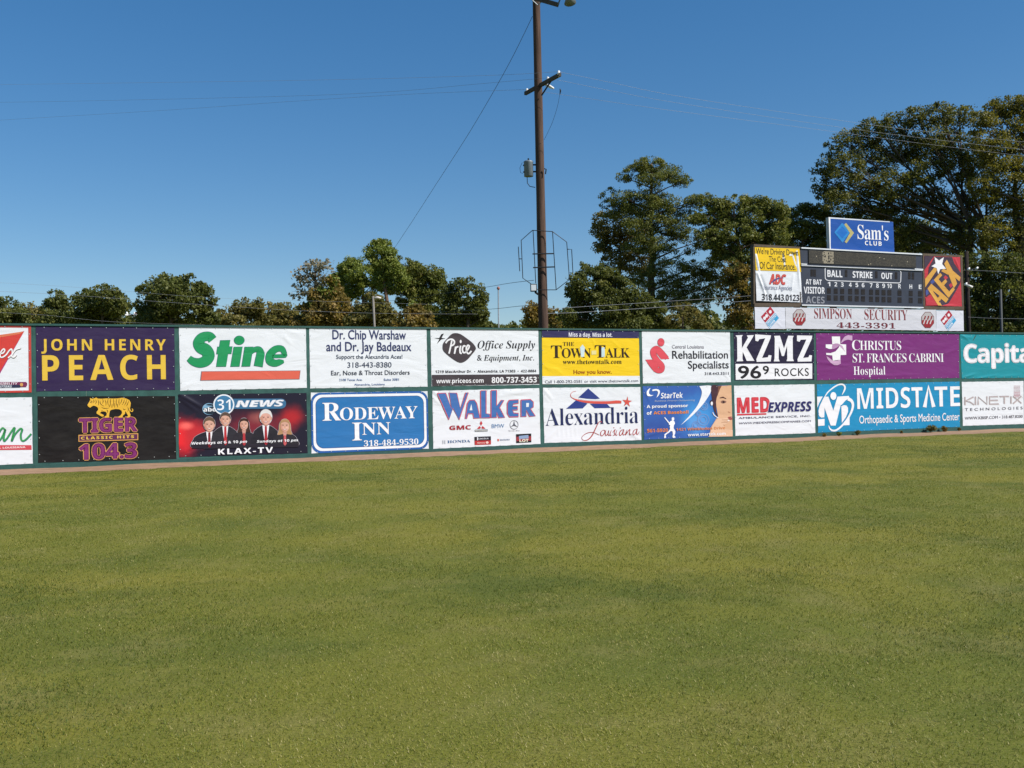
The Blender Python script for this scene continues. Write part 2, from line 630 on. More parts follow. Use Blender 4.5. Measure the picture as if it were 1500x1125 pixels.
# ================================================================== banners on the wall
Z1, Z2, Z3, Z4 = (0, 460, 4.6885), (240, 460, 4.891), (440, 460, 5.115), (620, 460, 5.3556)
Z5, Z6, Z7, Z8 = (780, 460, 5.359), (930, 460, 5.356), (1060, 460, 5.36), (1180, 460, 4.6875)
D2, D3, D4, D5, D6 = (100, 575, 10.718), (260, 575, 7.895), (635, 610, 9.375), (940, 560, 11.111), (1400, 480, 7.03)
E4, E5, E6, D8 = (1195, 480, 14.07), (1195, 555, 13.24), (795, 560, 10.0), (630, 480, 9.09)
WHITE, INK = 'E6E8ED', '221F26'
G = 'advertising banners on the outfield wall'

def spot_material(name, base, spots):
    """printed colour fields blending into each other (the artwork of one banner)"""
    m = bpy.data.materials.new(name)
    m.use_nodes = True
    nt = m.node_tree
    L = nt.links
    b = nt.nodes['Principled BSDF']
    b.inputs['Roughness'].default_value = 0.4
    b.inputs['Specular IOR Level'].default_value = 0.25
    tc = nd(nt, 'ShaderNodeTexCoord')
    wob = nd(nt, 'ShaderNodeTexNoise', Scale=2.2, Detail=3.0)
    L.new(tc.outputs['Object'], wob.inputs['Vector'])
    cur = None
    for x, z, rx, rz, h in spots:
        s1 = nd(nt, 'ShaderNodeVectorMath', operation='SUBTRACT')
        s1.inputs[1].default_value = (x, 0, z)
        L.new(tc.outputs['Object'], s1.inputs[0])
        s2 = nd(nt, 'ShaderNodeVectorMath', operation='MULTIPLY')
        s2.inputs[1].default_value = (1 / rx, 0, 1 / rz)
        L.new(s1.outputs[0], s2.inputs[0])
        ln = nd(nt, 'ShaderNodeVectorMath', operation='LENGTH')
        L.new(s2.outputs[0], ln.inputs[0])
        ad = nd(nt, 'ShaderNodeMath', operation='ADD')
        L.new(ln.outputs['Value'], ad.inputs[0])
        sc = nd(nt, 'ShaderNodeMath', operation='MULTIPLY_ADD')
        sc.inputs[1].default_value, sc.inputs[2].default_value = 0.7, -0.35
        L.new(wob.outputs['Fac'], sc.inputs[0])
        L.new(sc.outputs[0], ad.inputs[1])
        mr = nd(nt, 'ShaderNodeMapRange', interpolation_type='SMOOTHSTEP')
        mr.inputs['From Min'].default_value, mr.inputs['From Max'].default_value = 1.0, 0.1
        L.new(ad.outputs[0], mr.inputs['Value'])
        mx = nd(nt, 'ShaderNodeMix', data_type='RGBA')
        L.new(mr.outputs[0], mx.inputs[0])
        if cur is None:
            mx.inputs[6].default_value = (*lin(base), 1)
        else:
            L.new(cur, mx.inputs[6])
        mx.inputs[7].default_value = (*lin(h), 1)
        cur = mx.outputs[2]
    L.new(cur, b.inputs['Base Color'])
    return m

# -- partly visible banner, top left: red wedge and script
s = Sign('banner', 'white banner with red border and big red wedge, cut by the left picture edge', 'banner', Z1,
         [(0, 80), (213, 80), (217, 538), (0, 540)], group=G, width=('left', 3.33))
s.sheet(WHITE)
(xl, zt), (xr, _), (xb, zb), (xlb, _) = s.c
for q in ([(xl, zt), (xr, zt), (xr, zt - .05), (xl, zt - .05)], [(xlb, zb + .05), (xb, zb + .05), (xb, zb), (xlb, zb)],
          [(xr - .06, zt - .05), (xr, zt - .05), (xb, zb + .05), (xb - .06, zb + .05)], [(xl, zt - .05), (xl + .06, zt - .05), (xlb + .06, zb + .05), (xlb, zb + .05)]):
    s.loc('border', q, 'C2453F', 1)
s.poly('wedge', [(168, 117), (0, 410), (-60, 510), (-330, 117), (-200, 190)], 'A3347A', 1)
s.poly('wedge', [(166, 119), (0, 396), (-60, 500), (-320, 190)], 'D0423C', 2)
s.poly('wedge', [(166, 119), (135, 137), (-320, 215), (-320, 190)], 'DA7A58', 3)
for dx, dy, h, ly in ((3, 3, '5A5356', 4), (0, 0, 'F2EFF0', 5)):
    s.stroke('lettering', [(2 + dx - 10, 270 + dy), (20 + dx, 268 + dy), (33 + dx, 250 + dy), (25 + dx, 240 + dy), (8 + dx, 258 + dy), (0 + dx, 285 + dy), (12 + dx, 298 + dy), (40 + dx, 282 + dy), (60 + dx, 255 + dy)], 9, h, ly)
    s.stroke('lettering', [(60 + dx, 255 + dy), (78 + dx, 240 + dy), (85 + dx, 262 + dy), (82 + dx, 290 + dy), (96 + dx, 296 + dy), (112 + dx, 280 + dy)], 9, h, ly)
    s.stroke('lettering', [(55 + dx, 302 + dy), (82 + dx, 278 + dy), (108 + dx, 245 + dy), (142 + dx, 233 + dy)], 9, h, ly)
s.poly('tag_strip', [(-250, 468), (178, 466), (187, 474), (187, 490), (178, 502), (-250, 512)], '7A3054', 1)
s.poly('tag_strip', [(-250, 490), (140, 486), (140, 505), (-250, 512)], '2E3350', 2)
s.text('RESPONSIBILITY', 'sansbi', -118, 487, 122, 469, 'E9DDE4', 3)
s.text('MATTERS', 'sansbi', -34, 506, 82, 490, 'DDE3EA', 3)
s.ell('tag_strip', 148, 485, 11, 12, 'D9A05A', 3)
s.finish()

# -- partly visible banner, bottom left: green script over red strip
s = Sign('banner', 'white banner with green script over red strip, cut by the left picture edge', 'banner', Z1,
         [(0, 570), (220, 570), (226, 1028), (0, 1032)], group=G, width=('left', 3.33))
s.sheet(WHITE)
for dx, dy, h, ly in ((3, 3, '3F5C78', 1), (0, 0, '3C9A55', 2)):
    s.stroke('lettering', [(38 + dx, 800 + dy), (18 + dx, 782 + dy), (-5 + dx, 810 + dy), (-22 + dx, 850 + dy), (-5 + dx, 868 + dy), (20 + dx, 832 + dy), (36 + dx, 792 + dy), (26 + dx, 838 + dy), (28 + dx, 872 + dy), (50 + dx, 850 + dy)], 11, h, ly)
    s.stroke('lettering', [(50 + dx, 850 + dy), (82 + dx, 800 + dy), (100 + dx, 780 + dy), (92 + dx, 820 + dy), (80 + dx, 872 + dy), (100 + dx, 830 + dy), (135 + dx, 790 + dy), (152 + dx, 792 + dy), (142 + dx, 830 + dy), (150 + dx, 868 + dy), (176 + dx, 862 + dy), (214 + dx, 822 + dy)], 11, h, ly)
s.poly('strip', [(-330, 900), (216, 900), (218, 932), (-330, 936)], 'CF4A55', 1)
s.text('CENTRAL LOUISIANA', 'sansb', -118, 929, 175, 907, 'F4E8E8', 2)
s.finish()

# -- dark purple, gold lettering
s = Sign('banner', 'dark purple banner with wide spaced gold capitals in two lines', 'banner', Z1, [(245, 82), (1198, 88), (1203, 522), (250, 532)], group=G)
s.sheet('34264C')
s.text('JOHN', 'sansb', 284, 250, 632, 172, 'E3BC45', spacing=1.28, weight=0.004)
s.text('HENRY', 'sansb', 720, 249, 1138, 174, 'E3BC45', spacing=1.28, weight=0.004)
s.text('PEACH', 'sansb', 290, 456, 1137, 279, 'E3BC45', spacing=1.32, weight=0.004)
s.crease(300, 505, 1180, 500, 0.04, 0.006)
s.finish()

# -- black with walking tiger
s = Sign('banner', 'black banner with a gold striped tiger walking over maroon gold edged letters', 'banner', D2, [(-484, 59), (1678, 52), (1699, 1053), (-473, 1104)], group=G)
s.sheet('1B1819', nail_hex='9AA')
def pts_(s_):
    return [tuple(float(q) for q in p.split(',')) for p in s_.split()]
body = pts_('300,198 318,165 345,118 340,85 372,98 405,92 440,78 465,95 520,98 600,92 700,95 780,92 850,82 910,95 960,120 982,165 975,215 968,250 985,290 1003,288 1008,268 995,262 1000,250 1018,262 1020,290 1003,305 980,300 958,272 965,315 978,352 962,390 918,395 920,378 940,368 912,315 895,290 892,330 855,365 850,392 790,395 785,378 822,360 845,320 838,285 800,262 740,258 690,268 660,280 648,310 640,360 642,392 575,395 570,375 600,362 605,325 588,302 555,295 520,300 495,322 555,350 558,372 528,378 445,330 445,305 470,270 465,238 440,218 400,205 375,215 345,238 318,225')
s.poly('emblem', [(x, y) for x, y in body], 'E9B63F', 3)
for st in ('540,98 548,140 535,175', '575,110 592,160 590,205', '625,98 620,150 632,205', '668,98 660,150 668,210', '710,98 715,150 708,215', '760,98 752,150 762,205', '800,96 795,150 802,200',
           '845,95 838,130 815,180', '880,105 872,150 845,195', '915,110 905,160 880,200', '950,130 930,180 915,215', '520,230 570,250 640,245', '500,130 510,180 560,215', '465,110 480,160 470,200', '430,110 440,150 425,180',
           '395,110 405,140 392,165', '350,130 372,140 368,170', '860,250 880,270 900,262', '935,230 945,270 930,300', '600,270 620,290 612,320', '520,290 540,280', '770,180 775,230', '730,170 728,235', '690,180 685,240', '650,190 645,230'):
    p = pts_(st)
    s.stroke('stripes', p, [3] + [11] * (len(p) - 2) + [3] if len(p) > 2 else 7, '4A3214', 4)
s.ell('stripes', 352, 155, 8, 6, '2A1C10', 5)
GO = 'D9A257'
s.text('TIGER', 'sansb', 166, 628, 1084, 378, '80306C', 2, weight=0.035, outline=(GO, 0.03), spacing=0.98)
s.poly('strip', [(160, 664), (1098, 638), (1098, 746), (160, 772)], GO, 1)
s.poly('strip', [(174, 678), (1085, 652), (1085, 733), (174, 758)], '5E2A52', 2)
s.text('CLASSIC HITS', 'sansb', 200, 738, 1032, 668, 'E7C250', 3, spacing=1.35, weight=0.02)
s.text('104.3', 'sansb', 170, 1052, 1082, 775, '80306C', 2, weight=0.03, outline=(GO, 0.03))
s.finish()

# -- white, green slanted name over a coral bar
s = Sign('banner', 'white banner with green slanted heavy lettering above a coral bar', 'banner', Z2, [(107, 92), (1018, 97), (1025, 530), (117, 550)], group=G)
s.crease(860, 160, 925, 230, 0.05, 0.008); s.crease(125, 535, 240, 470, 0.05, 0.008); s.crease(880, 120, 1000, 150, .05, .006)
s.sheet(WHITE)
SG, SO = '23935A', '35667A'
def stine(col, ly, e):
    def P(p):
        s.poly('lettering', p, col, ly)
    s.stroke('lettering', [(352 - 2, 185), (325, 152 + 8), (275, 168), (250, 205), (265, 238), (305, 262), (320, 300), (300, 335), (255, 350), (210, 340), (178, 316)], [62 + e, 62 + e, 66 + e, 78 + e, 84 + e, 84 + e, 84 + e, 76 + e, 66 + e, 54 + e, 40 + e], col, ly)
    h = e / 2
    P([(405 - h, 190 - h), (474 + h, 188 - h), (466 + h, 238), (446, 376 + h), (376 - h, 376 + h)])
    P([(385 - h, 236 - h), (490 + h, 234 - h), (482 + h, 284 + h), (377 - h, 286 + h)])
    P([(502 - h, 237 - h), (562 + h, 236 - h), (540 + h, 375 + h), (478 - h, 376 + h)])
    s.ell('lettering', 540, 188, 36 + h, 31 + h, col, ly)
    P([(580 - h, 237 - h), (640 + h, 236 - h), (616 + h, 374 + h), (558 - h, 375 + h)])
    s.stroke('lettering', [(622, 280), (650, 256), (680, 256), (692, 285), (684, 330), (676, 374 + h)], [20 + e, 34 + e, 44 + e, 56 + e, 58 + e, 60 + e], col, ly)
s_e = lambda col, ly, e: s.stroke('lettering', [(775, 303), (860, 300), (866, 290), (845, 250), (800, 252), (762, 290), (760, 335), (795, 352), (830, 345), (860, 340)], [22 + e, 24 + e, 30 + e, 40 + e, 46 + e, 54 + e, 56 + e, 48 + e, 40 + e, 14 + e], col, ly)
stine(SO, 1, 5); s_e(SO, 1, 5)
stine(SG, 2, 0); s_e(SG, 2, 0)
s.poly('bar', [(268, 410), (979, 404), (972, 468), (260, 477)], '8A6A70', 1)
s.poly('bar', [(273, 413), (975, 407), (968, 465), (266, 474)], 'DD6552', 2)
s.finish()

# -- news banner with five presenters
s = Sign('banner', 'dark red news banner with five presenters in suits under a blue logo strip', 'banner', D3, [(8, 20), (1493, 3), (1506, 702), (18, 750)], group=G)
m = spot_material('news_artwork', '1E1B2A', [(-1.72, 0.55, 0.85, 0.75, 'D8262C'), (-1.25, 0.60, 0.5, 0.5, 'B02A30'), (0.25, 0.75, 1.3, 0.55, '742430'), (1.25, 1.0, 0.5, 0.45, 'A0242A'), (0.35, 1.02, 0.35, 0.25, '8A4A48'), (-1.5, 0.85, .25, .15, 'E2605A')])
s.crease(20, 20, 330, 200, 0.05, 0.022); s.crease(30, 70, 260, 240, 0.05, 0.012); s.crease(120, 720, 420, 590, 0.05, 0.010); s.crease(60, 690, 300, 560, 0.04, 0.008)
s.sheet(mat=m)
s.stroke('logo', [(640, 130), (1205, 128)], 116, '3C6E94', 1, smooth=False)
s.ell('logo', 1205, 128, 50, 56, '3C6E94', 1)
s.ell('logo', 365, 190, 78, 68, '7FA9C6', 1.5); s.ell('logo', 372, 192, 74, 62, '22303F', 2)
s.ell('logo', 535, 140, 122, 120, 'E8ECF2', 3); s.ell('logo', 535, 140, 106, 104, '3F79A2', 4)
s.text('abc', 'sansb', 298, 220, 440, 168, 'F3F3F6', 5, weight=.01)
s.text('31', 'sansb', 460, 205, 612, 78, 'F0F2F8', 6, weight=-.012)
s.text('NEWS', 'sansbi', 672, 168, 1230, 82, 'F0F0F6', 3, weight=.03)
def presenter(cx, cy, r, hair, suit, base, sh, tie, long_hair=False, grin='F2E4E0', skin='D9A894', shirt='EDEBEF', blond=False):
    p = 'presenter#%d' % cx
    pf, ph, pt = p + '/face', p + '/hair', p + '/tie'
    H = r * 1.3
    for e, col, ly in ((3.5, 'B9B2BA', 5), (0, suit, 6)):
        s.poly(p, smooth_loop([(cx - sh - e, base), (cx - sh * .97 - e, cy + H * 2.1), (cx - sh * .74, cy + H * 1.52 - e), (cx - r * .6, cy + H * 1.02 - e), (cx + r * .6, cy + H * 1.02 - e), (cx + sh * .74, cy + H * 1.52 - e), (cx + sh * .97 + e, cy + H * 2.1), (cx + sh + e, base)], 5), col, ly)
    if long_hair:
        for e, col, ly in ((3.5, 'B9B2BA', 7), (0, hair, 8)):
            s.poly(ph, [(cx - r * .55, cy - H * .98 - e), (cx + r * .5, cy - H * 1.0 - e), (cx + r * 1.1 + e, cy - H * .3), (cx + r * 1.25 + e, cy + H * .7), (cx + r * 1.45 + e, cy + H * 1.35), (cx + r * .4, cy + H * 1.3), (cx - r * .5, cy + H * 1.3), (cx - r * 1.45 - e, cy + H * 1.4), (cx - r * 1.2 - e, cy + H * .6), (cx - r * 1.1 - e, cy - H * .3)], col, ly, smooth=True)
    else:
        s.ell(ph, cx, cy - H * .12, r * 1.1 + 3.5, H * 1.02 + 3.5, 'B9B2BA', 7)
        s.ell(ph, cx, cy - H * .12, r * 1.1, H * 1.02, hair, 8)
    s.poly(p, [(cx - r * .42, cy + H * .5), (cx + r * .42, cy + H * .5), (cx + r * .42, cy + H * 1.1), (cx - r * .42, cy + H * 1.1)], 'B98474', 8.5)
    v = [(cx - r * .6, cy + H * .92), (cx, cy + H * 1.18), (cx + r * .6, cy + H * .92), (cx + r * .52, cy + H * 1.5), (cx + r * .1, base - 6), (cx - r * .1, base - 6), (cx - r * .52, cy + H * 1.5)]
    if not long_hair:
        s.poly(p, v, shirt, 9)
    else:
        s.poly(p, [(cx - r * .45, cy + H * 1.0), (cx + r * .45, cy + H * 1.0), (cx, base - 60)], 'C9968A', 9)
    if tie:
        s.poly(pt, [(cx - 12, cy + H * (1.15 if not long_hair else 1.5)), (cx + 12, cy + H * (1.15 if not long_hair else 1.5)), (cx + 20, base - 20), (cx + 2, base), (cx - 16, base - 20)], tie, 10)
    s.ell(pf, cx, cy + H * .05, r * .9, H * .92, skin, 11)
    s.poly(pf, smooth_loop([(cx - r * .88, cy - H * .1), (cx - r * .55, cy - H * .3), (cx - r * .5, cy + H * .3), (cx - r * .2, cy + H * .92), (cx - r * .6, cy + H * .68), (cx - r * .86, cy + H * .3)], 5), 'C88F7C', 11.5)
    s.ell(pf, cx + r * .42, cy + H * .22, r * .26, H * .2, 'E4B29C', 11.6)
    for sx in (-1, 1):                                          # hairline, ears, eyes
        if not long_hair:
            s.ell(pf, cx + sx * r * .95, cy + H * .08, r * .14, H * .2, 'CB9684', 10.5)
        s.ell(pf, cx + sx * r * .38, cy - H * .03, r * .16, H * .06, '7A564C', 12)
        s.stroke(pf, [(cx + sx * r * .2, cy - H * .17), (cx + sx * r * .4, cy - H * .22), (cx + sx * r * .58, cy - H * .15)], 3.5, '8A6452', 12)
    s.poly(pf, [(cx - r * .95, cy - H * .15), (cx - r * .8, cy - H * .85), (cx, cy - H * 1.08), (cx + r * .85, cy - H * .85), (cx + r * .97, cy - H * .1), (cx + r * .72, cy - H * .42), (cx + r * .1, cy - H * .62), (cx - r * .6, cy - H * .5)], hair, 12, smooth=True)
    s.poly(pf, [(cx - 5, cy), (cx + 4, cy), (cx + 11, cy + H * .32), (cx - 9, cy + H * .32)], 'CC9682', 12)
    s.poly(pf, [(cx - r * .42, cy + H * .48), (cx, cy + H * .53), (cx + r * .42, cy + H * .48), (cx, cy + H * .70)], 'A8645C', 12, smooth=True)
    s.poly(pf, [(cx - r * .34, cy + H * .51), (cx, cy + H * .54), (cx + r * .34, cy + H * .51), (cx, cy + H * .62)], grin, 13, smooth=True)
presenter(367, 372, 62, '6A5342', '26222C', 640, 190, '7A1C26')
presenter(552, 312, 58, '5E4C44', '2E2C34', 610, 140, 'B82F36')
presenter(768, 368, 52, '3F2A24', '2B2730', 615, 130, 'B3343C', True)
presenter(1020, 292, 66, 'DEDBD9', '26242C', 610, 150, 'A32A32', skin='DDA898')
presenter(1240, 385, 56, 'B38A62', '2C2930', 615, 145, 'C65A5E', True, blond=True)
s.poly('base_strip', [(170, 604), (1400, 590), (1400, 632), (170, 646)], '28232E', 7.2)
s.text('Weekdays at 6 & 10 pm', 'sansbi', 162, 602, 802, 548, 'F5F5F8', 15, weight=.003)
s.text('Sundays at 10 pm', 'sansbi', 915, 580, 1390, 534, 'F5F5F8', 15, weight=.003)
s.text('KLAX-TV', 'sansb', 468, 716, 1102, 628, 'F5F5F8', 15, spacing=1.25, weight=.012)
s.finish()

# -- white doctors' banner, plain navy text
s = Sign('banner', 'plain white banner with seven centred lines of navy and grey text', 'banner', Z3, [(65, 105), (945, 107), (953, 545), (73, 558)], group=G)
s.crease(70, 115, 130, 125, .03, .005); s.crease(90, 538, 940, 532, .03, .005)
s.sheet(WHITE)
NV = '39406B'
s.text('Dr. Chip Warshaw', 'sans', 240, 188, 790, 122, NV, weight=.014)
s.text('and Dr. Jay Badeaux', 'sans', 194, 277, 830, 210, NV, weight=.014)
s.text('Support the Alexandria Aces!', 'sans', 268, 336, 764, 304, '414B60', weight=.008)
s.text('318-443-8380', 'sans', 352, 402, 682, 360, '3D465E', weight=.006)
s.text('Ear, Nose & Throat Disorders', 'sans', 230, 459, 818, 420, '3A3D4C', weight=.008)
s.text('2108 Texas Ave.', 'sans', 290, 502, 464, 483, '6C80A8', weight=.012)
s.text('Suite 3081', 'sans', 624, 500, 738, 481, '6C80A8', weight=.012)
s.text('Alexandria, Louisiana', 'sans', 402, 536, 632, 518, '5F739E', weight=.012)
s.finish()

# -- blue inn banner
s = Sign('banner', 'blue banner with double rounded white border and white serif lettering', 'banner', Z3, [(77, 588), (953, 577), (962, 1010), (83, 1045)], group=G)
s.sheet(WHITE)
def rrect(part, c, inset, rad, col, ly):
    (x0, y0), (x1, y1), (x2, y2), (x3, y3) = [s.pt(*q) for q in c]
    L, R, T, B = max(x0, x3) + inset, min(x1, x2) - inset, min(y0, y1) - inset, max(y2, y3) + inset
    pts = []
    for cx, cy, a0 in ((R - rad, T - rad, 0), (L + rad, T - rad, 90), (L + rad, B + rad, 180), (R - rad, B + rad, 270)):
        for k in range(9):
            a = math.radians(a0 + k * 90 / 8)
            pts.append((cx + rad * math.cos(a), cy + rad * math.sin(a)))
    s.loc(part, pts, col, ly)
rc = [(77, 588), (953, 577), (962, 1010), (83, 1045)]
rrect('border', rc, 0.0, .26, '2B5FA6', 1); rrect('border', rc, 0.055, .24, 'EFEFF2', 2); rrect('panel', rc, 0.125, .22, '2A4E88', 3); rrect('panel', rc, 0.140, .21, '2F74B2', 4)
WB = ('2A4E88', 0.012)
s.text('R', 'serifb', 165, 800, 302, 663, 'F2F1F4', 6, outline=WB)
s.text('ODEWAY', 'serifb', 296, 795, 876, 688, 'F2F1F4', 6, outline=WB, spacing=.96)
s.text('I', 'serifb', 388, 948, 458, 812, 'F2F1F4', 6, outline=WB)
s.text('NN', 'serifb', 462, 905, 672, 810, 'F2F1F4', 6, outline=WB)
s.text('318-484-9530', 'serifb', 475, 992, 882, 932, 'F2F1F4', 6, outline=WB)
s.finish()

# -- office supply
s = Sign('banner', 'white banner with a dark rounded rhombus logo, italic lettering and dark bottom strip', 'banner', Z4, [(55, 115), (902, 118), (910, 555), (65, 568)], group=G)
s.sheet(WHITE)
DK = '463E43'
s.crop = D8
s.poly('emblem', pts_('165,255 175,205 225,145 285,85 340,72 400,85 470,130 560,200 605,260 600,300 545,370 490,430 425,465 370,458 290,410 210,345 172,300'), DK, 2, smooth=True)
s.poly('emblem', pts_('55,140 120,138 150,85 182,78 152,138 205,142 150,155 90,215 125,150'), '242026', 3)
for w, h, ly in ((34, '2C262B', 3), (25, 'EFEDF0', 4)):
    for st in ('205,205 240,165 290,155 322,185 310,225 265,245', '288,170 272,250 250,345', '338,252 332,300 322,348', '330,300 348,262 376,252',
               '405,240 395,290 400,335 420,342', '470,250 445,242 428,285 440,330 470,330', '470,330 500,290 520,250 500,235 480,275 490,330 515,345 548,310'):
        p = pts_(st)
        s.stroke('script', p, w * (1.15 if len(p) < 3 else .85), h, ly, smooth=len(p) > 2)
s.ell('script', 405, 185, 13, 22, 'EFEDF0', 4)
s.text('Office', 'serifbi', 632, 275, 970, 172, INK, weight=-.006)
s.text('Supply', 'serifbi', 1010, 275, 1395, 172, INK, weight=-.006)
s.text('& Equipment, Inc.', 'serifbi', 626, 438, 1382, 362, INK, weight=-.004)
s.text('1219 MacArthur Dr.  •  Alexandria, LA 71303  •  422-8884', 'sansb', 70, 604, 1412, 556, '3A353C')
s.poly('strip', [(22, 628), (1452, 620), (1458, 748), (26, 778)], DK, 1)
s.text('www.priceos.com', 'sansb', 82, 740, 710, 672, 'F2F0F3')
s.text('800-737-3453', 'sansb', 818, 736, 1418, 652, 'F2F0F3', weight=.008)
s.finish()

# -- car dealer
s = Sign('banner', 'white banner with tall blue red edged letters above rows of small car emblems', 'banner', Z4, [(70, 602), (910, 580), (920, 1020), (78, 1058)], group=G)
s.crease(75, 605, 200, 700, .05, .015); s.crease(70, 650, 160, 730, .05, .010); s.crease(600, 640, 900, 600, .05, .010); s.crease(640, 612, 860, 590, .05, .008)
s.sheet(WHITE)
WB_, WR = '4570B0', 'C8586A'
def wlet(pl, ly=2):
    k = len(pl)
    s.poly('lettering', pl, WB_, 3)
    s.stroke('lettering', pl + [pl[0]], 7, WR, 4, smooth=False)
wlet(pts_('108,622 175,620 222,745 200,618 262,620 290,740 330,618 352,616 280,830 232,740 200,830'))
wlet(pts_('345,700 362,676 400,674 418,700 445,816 395,818 388,782 352,782 340,820 328,822'))
wlet(pts_('448,602 492,600 492,780 522,786 522,814 450,816'))
wlet(pts_('530,600 574,598 574,720 610,676 632,676 598,735 638,812 590,814 574,770 574,812 530,814'))
wlet(pts_('672,676 745,672 745,700 706,706 700,724 738,724 738,752 700,754 708,776 745,778 745,806 675,808 658,780 658,700'))
wlet(pts_('765,674 840,670 862,690 862,730 840,745 878,800 832,804 806,755 806,804 765,806'))
s.poly('lettering', pts_('362,755 384,755 376,705'), WHITE, 5); s.poly('lettering', pts_('806,698 828,698 826,728 806,730'), WHITE, 5)
s.crop = D4
s.text('GMC', 'sansb', 216, 186, 512, 118, 'A8323C', weight=.02)
for pl in ('652,60 672,92 652,128 632,92', '632,130 652,158 632,170 595,168', '672,130 712,166 675,170 654,158'):
    s.poly('emblem#a', pts_(pl), 'C23A40', 2)
s.poly('emblem#a', pts_('566,182 742,176 742,204 566,210'), '5E6A74', 2)
s.text('MITSUBISHI', 'sansb', 572, 205, 736, 182, 'E4E0D8', 3)
s.text('BMW', 'sans', 798, 160, 970, 102, '5F88B8')
s.stroke('emblem#b', [(1105 + 56 * math.cos(i * math.pi / 12), 115 + 60 * math.sin(i * math.pi / 12)) for i in range(24)], 6, '77767E', 2, smooth=False, closed=True)
for a in (-90, 30, 150):
    a = math.radians(a); c_, s_ = math.cos(a), math.sin(a)
    s.poly('emblem#b', [(1105 + 56 * c_, 115 + 58 * s_), (1105 - 12 * s_, 115 + 12 * c_), (1105 + 12 * s_, 115 - 12 * c_)], '5A5A64', 2)
s.text('Mercedes-Benz', 'serifb', 1025, 206, 1182, 182, 'A6A3A9', weight=-.008)
s.text('H', 'serifb', 118, 378, 165, 328, 'A9ADB6', weight=-.01)
s.text('HONDA', 'serifb', 190, 366, 505, 318, '2F5E92')
s.poly('emblem#c', pts_('560,280 786,272 788,328 562,334'), '24202A', 2); s.poly('emblem#c', pts_('562,334 788,328 788,384 564,392'), 'B8383A', 2)
s.text('LINCOLN', 'sansb', 616, 316, 750, 292, 'DCDCE4', 3); s.text('Mercury', 'sansb', 600, 374, 704, 348, 'F0C8C0', 3)
s.ell('emblem#c', 735, 358, 20, 16, 'F0D0C8', 3); s.stroke('emblem#c', [(603, 284), (603, 326)], 14, 'E8E8F0', 3, smooth=False)
s.poly('emblem#d', pts_('876,306 890,312 900,306 898,338 886,342 876,334'), 'D06A5A', 2)
s.text('SUZUKI', 'sansb', 910, 332, 1044, 308, '6E7C9A')
s.poly('emblem#e', pts_('1132,244 1340,234 1342,354 1134,366'), '221D22', 2); s.poly('emblem#e', pts_('1134,280 1340,270 1341,330 1134,340'), '9A3A42', 3)
s.poly('emblem#e', pts_('1170,268 1300,254 1304,300 1172,312'), '8FA4C4', 4)
s.text('LOT', 'sansb', 1178, 352, 1302, 308, 'EDEAD2', 5, weight=.02)
s.finish()

# -- yellow newspaper banner
s = Sign('banner', 'yellow banner with a navy top strip, white bottom strip and black serif lettering', 'banner', Z5, [(72, 122), (835, 130), (842, 550), (77, 552)], group=G)
for k in range(5):
    s.crease(95 + 22 * k, 400 + 6 * k, 150 + 26 * k, 470 + 4 * k, .03, .006)
s.crease(470, 200, 520, 330, .03, .006); s.crease(620, 205, 720, 300, .03, .005)
s.sheet('F3CB22')
s.poly('strip', [(73, 124), (835, 132), (836, 190), (73, 184)], '35325A', 1)
s.text('Miss a day. Miss a lot.', 'sansb', 284, 178, 625, 146, 'EEECF4')
s.poly('strip', [(76, 488), (841, 486), (842, 548), (77, 550)], WHITE, 1)
s.text('THE', 'serifb', 238, 250, 326, 220, '3B2C22', weight=-.008)
s.text('T', 'serifb', 146, 345, 228, 247, '35261C', weight=-.004); s.text('OWN', 'serifb', 230, 343, 458, 268, '35261C', weight=-.006, spacing=.92)
s.text('T', 'serifb', 490, 342, 572, 245, '35261C', weight=-.004); s.text('ALK', 'serifb', 572, 342, 762, 267, '35261C', weight=-.006, spacing=.92)
s.poly('patch', pts_('372,262 392,240 410,262 404,335 380,338'), 'CFE0E2', 3); s.poly('patch', pts_('540,262 566,262 566,335 540,338'), 'C7DCE2', 3); s.poly('patch', pts_('462,288 500,286 500,318 462,320'), 'EBDD9A', 1.5)
s.text('www.thetowntalk.com', 'serifb', 238, 393, 698, 356, '43341C', weight=-.005)
s.text('How you know.', 'sans', 322, 470, 620, 436, 'B0641E', weight=.014)
s.text('Call 1-800-292-0581 or visit www.thetowntalk.com', 'sans', 96, 544, 828, 512, '34344C', weight=.012)
s.finish()

# -- city banner
s = Sign('banner', 'white banner with blue triangle, red comet star and navy serif lettering', 'banner', Z5, [(80, 578), (847, 572), (855, 990), (93, 1013)], group=G)
s.crease(85, 585, 170, 690, .06, .012); s.crease(110, 990, 220, 870, .05, .01); s.crease(840, 980, 700, 900, .05, .01); s.crease(85, 640, 140, 700, .04, .006)
for k in range(5):
    s.crease(200 + 35 * k, 890, 205 + 35 * k, 985, .025, .004)
s.sheet(WHITE)
s.crop = E6
BL = '2F3F86'
s.poly('emblem', pts_('664,90 835,238 770,246 640,240 520,222'), BL, 1)
s.poly('emblem', pts_('490,258 560,285 655,312 585,382 340,388'), BL, 1)
s.poly('emblem', pts_('690,316 935,312 995,374 760,380'), BL, 1)
s.stroke('emblem', pts_('490,128 430,145 405,190 430,228 500,258 600,280 720,292 850,296 980,295 1080,288 1150,290'), [3, 6, 8, 9, 20, 30, 36, 38, 40, 46, 40], 'D4574C', 2)
s.stroke('emblem', pts_('520,238 640,252 800,256 960,258 1075,254'), [8, 18, 10, 5, 2], WHITE, 1.5)
s.poly('emblem', pts_('1242,205 1248,262 1305,272 1258,300 1275,355 1232,318 1186,350 1205,300 1165,255 1222,262'), 'D4574C', 2)
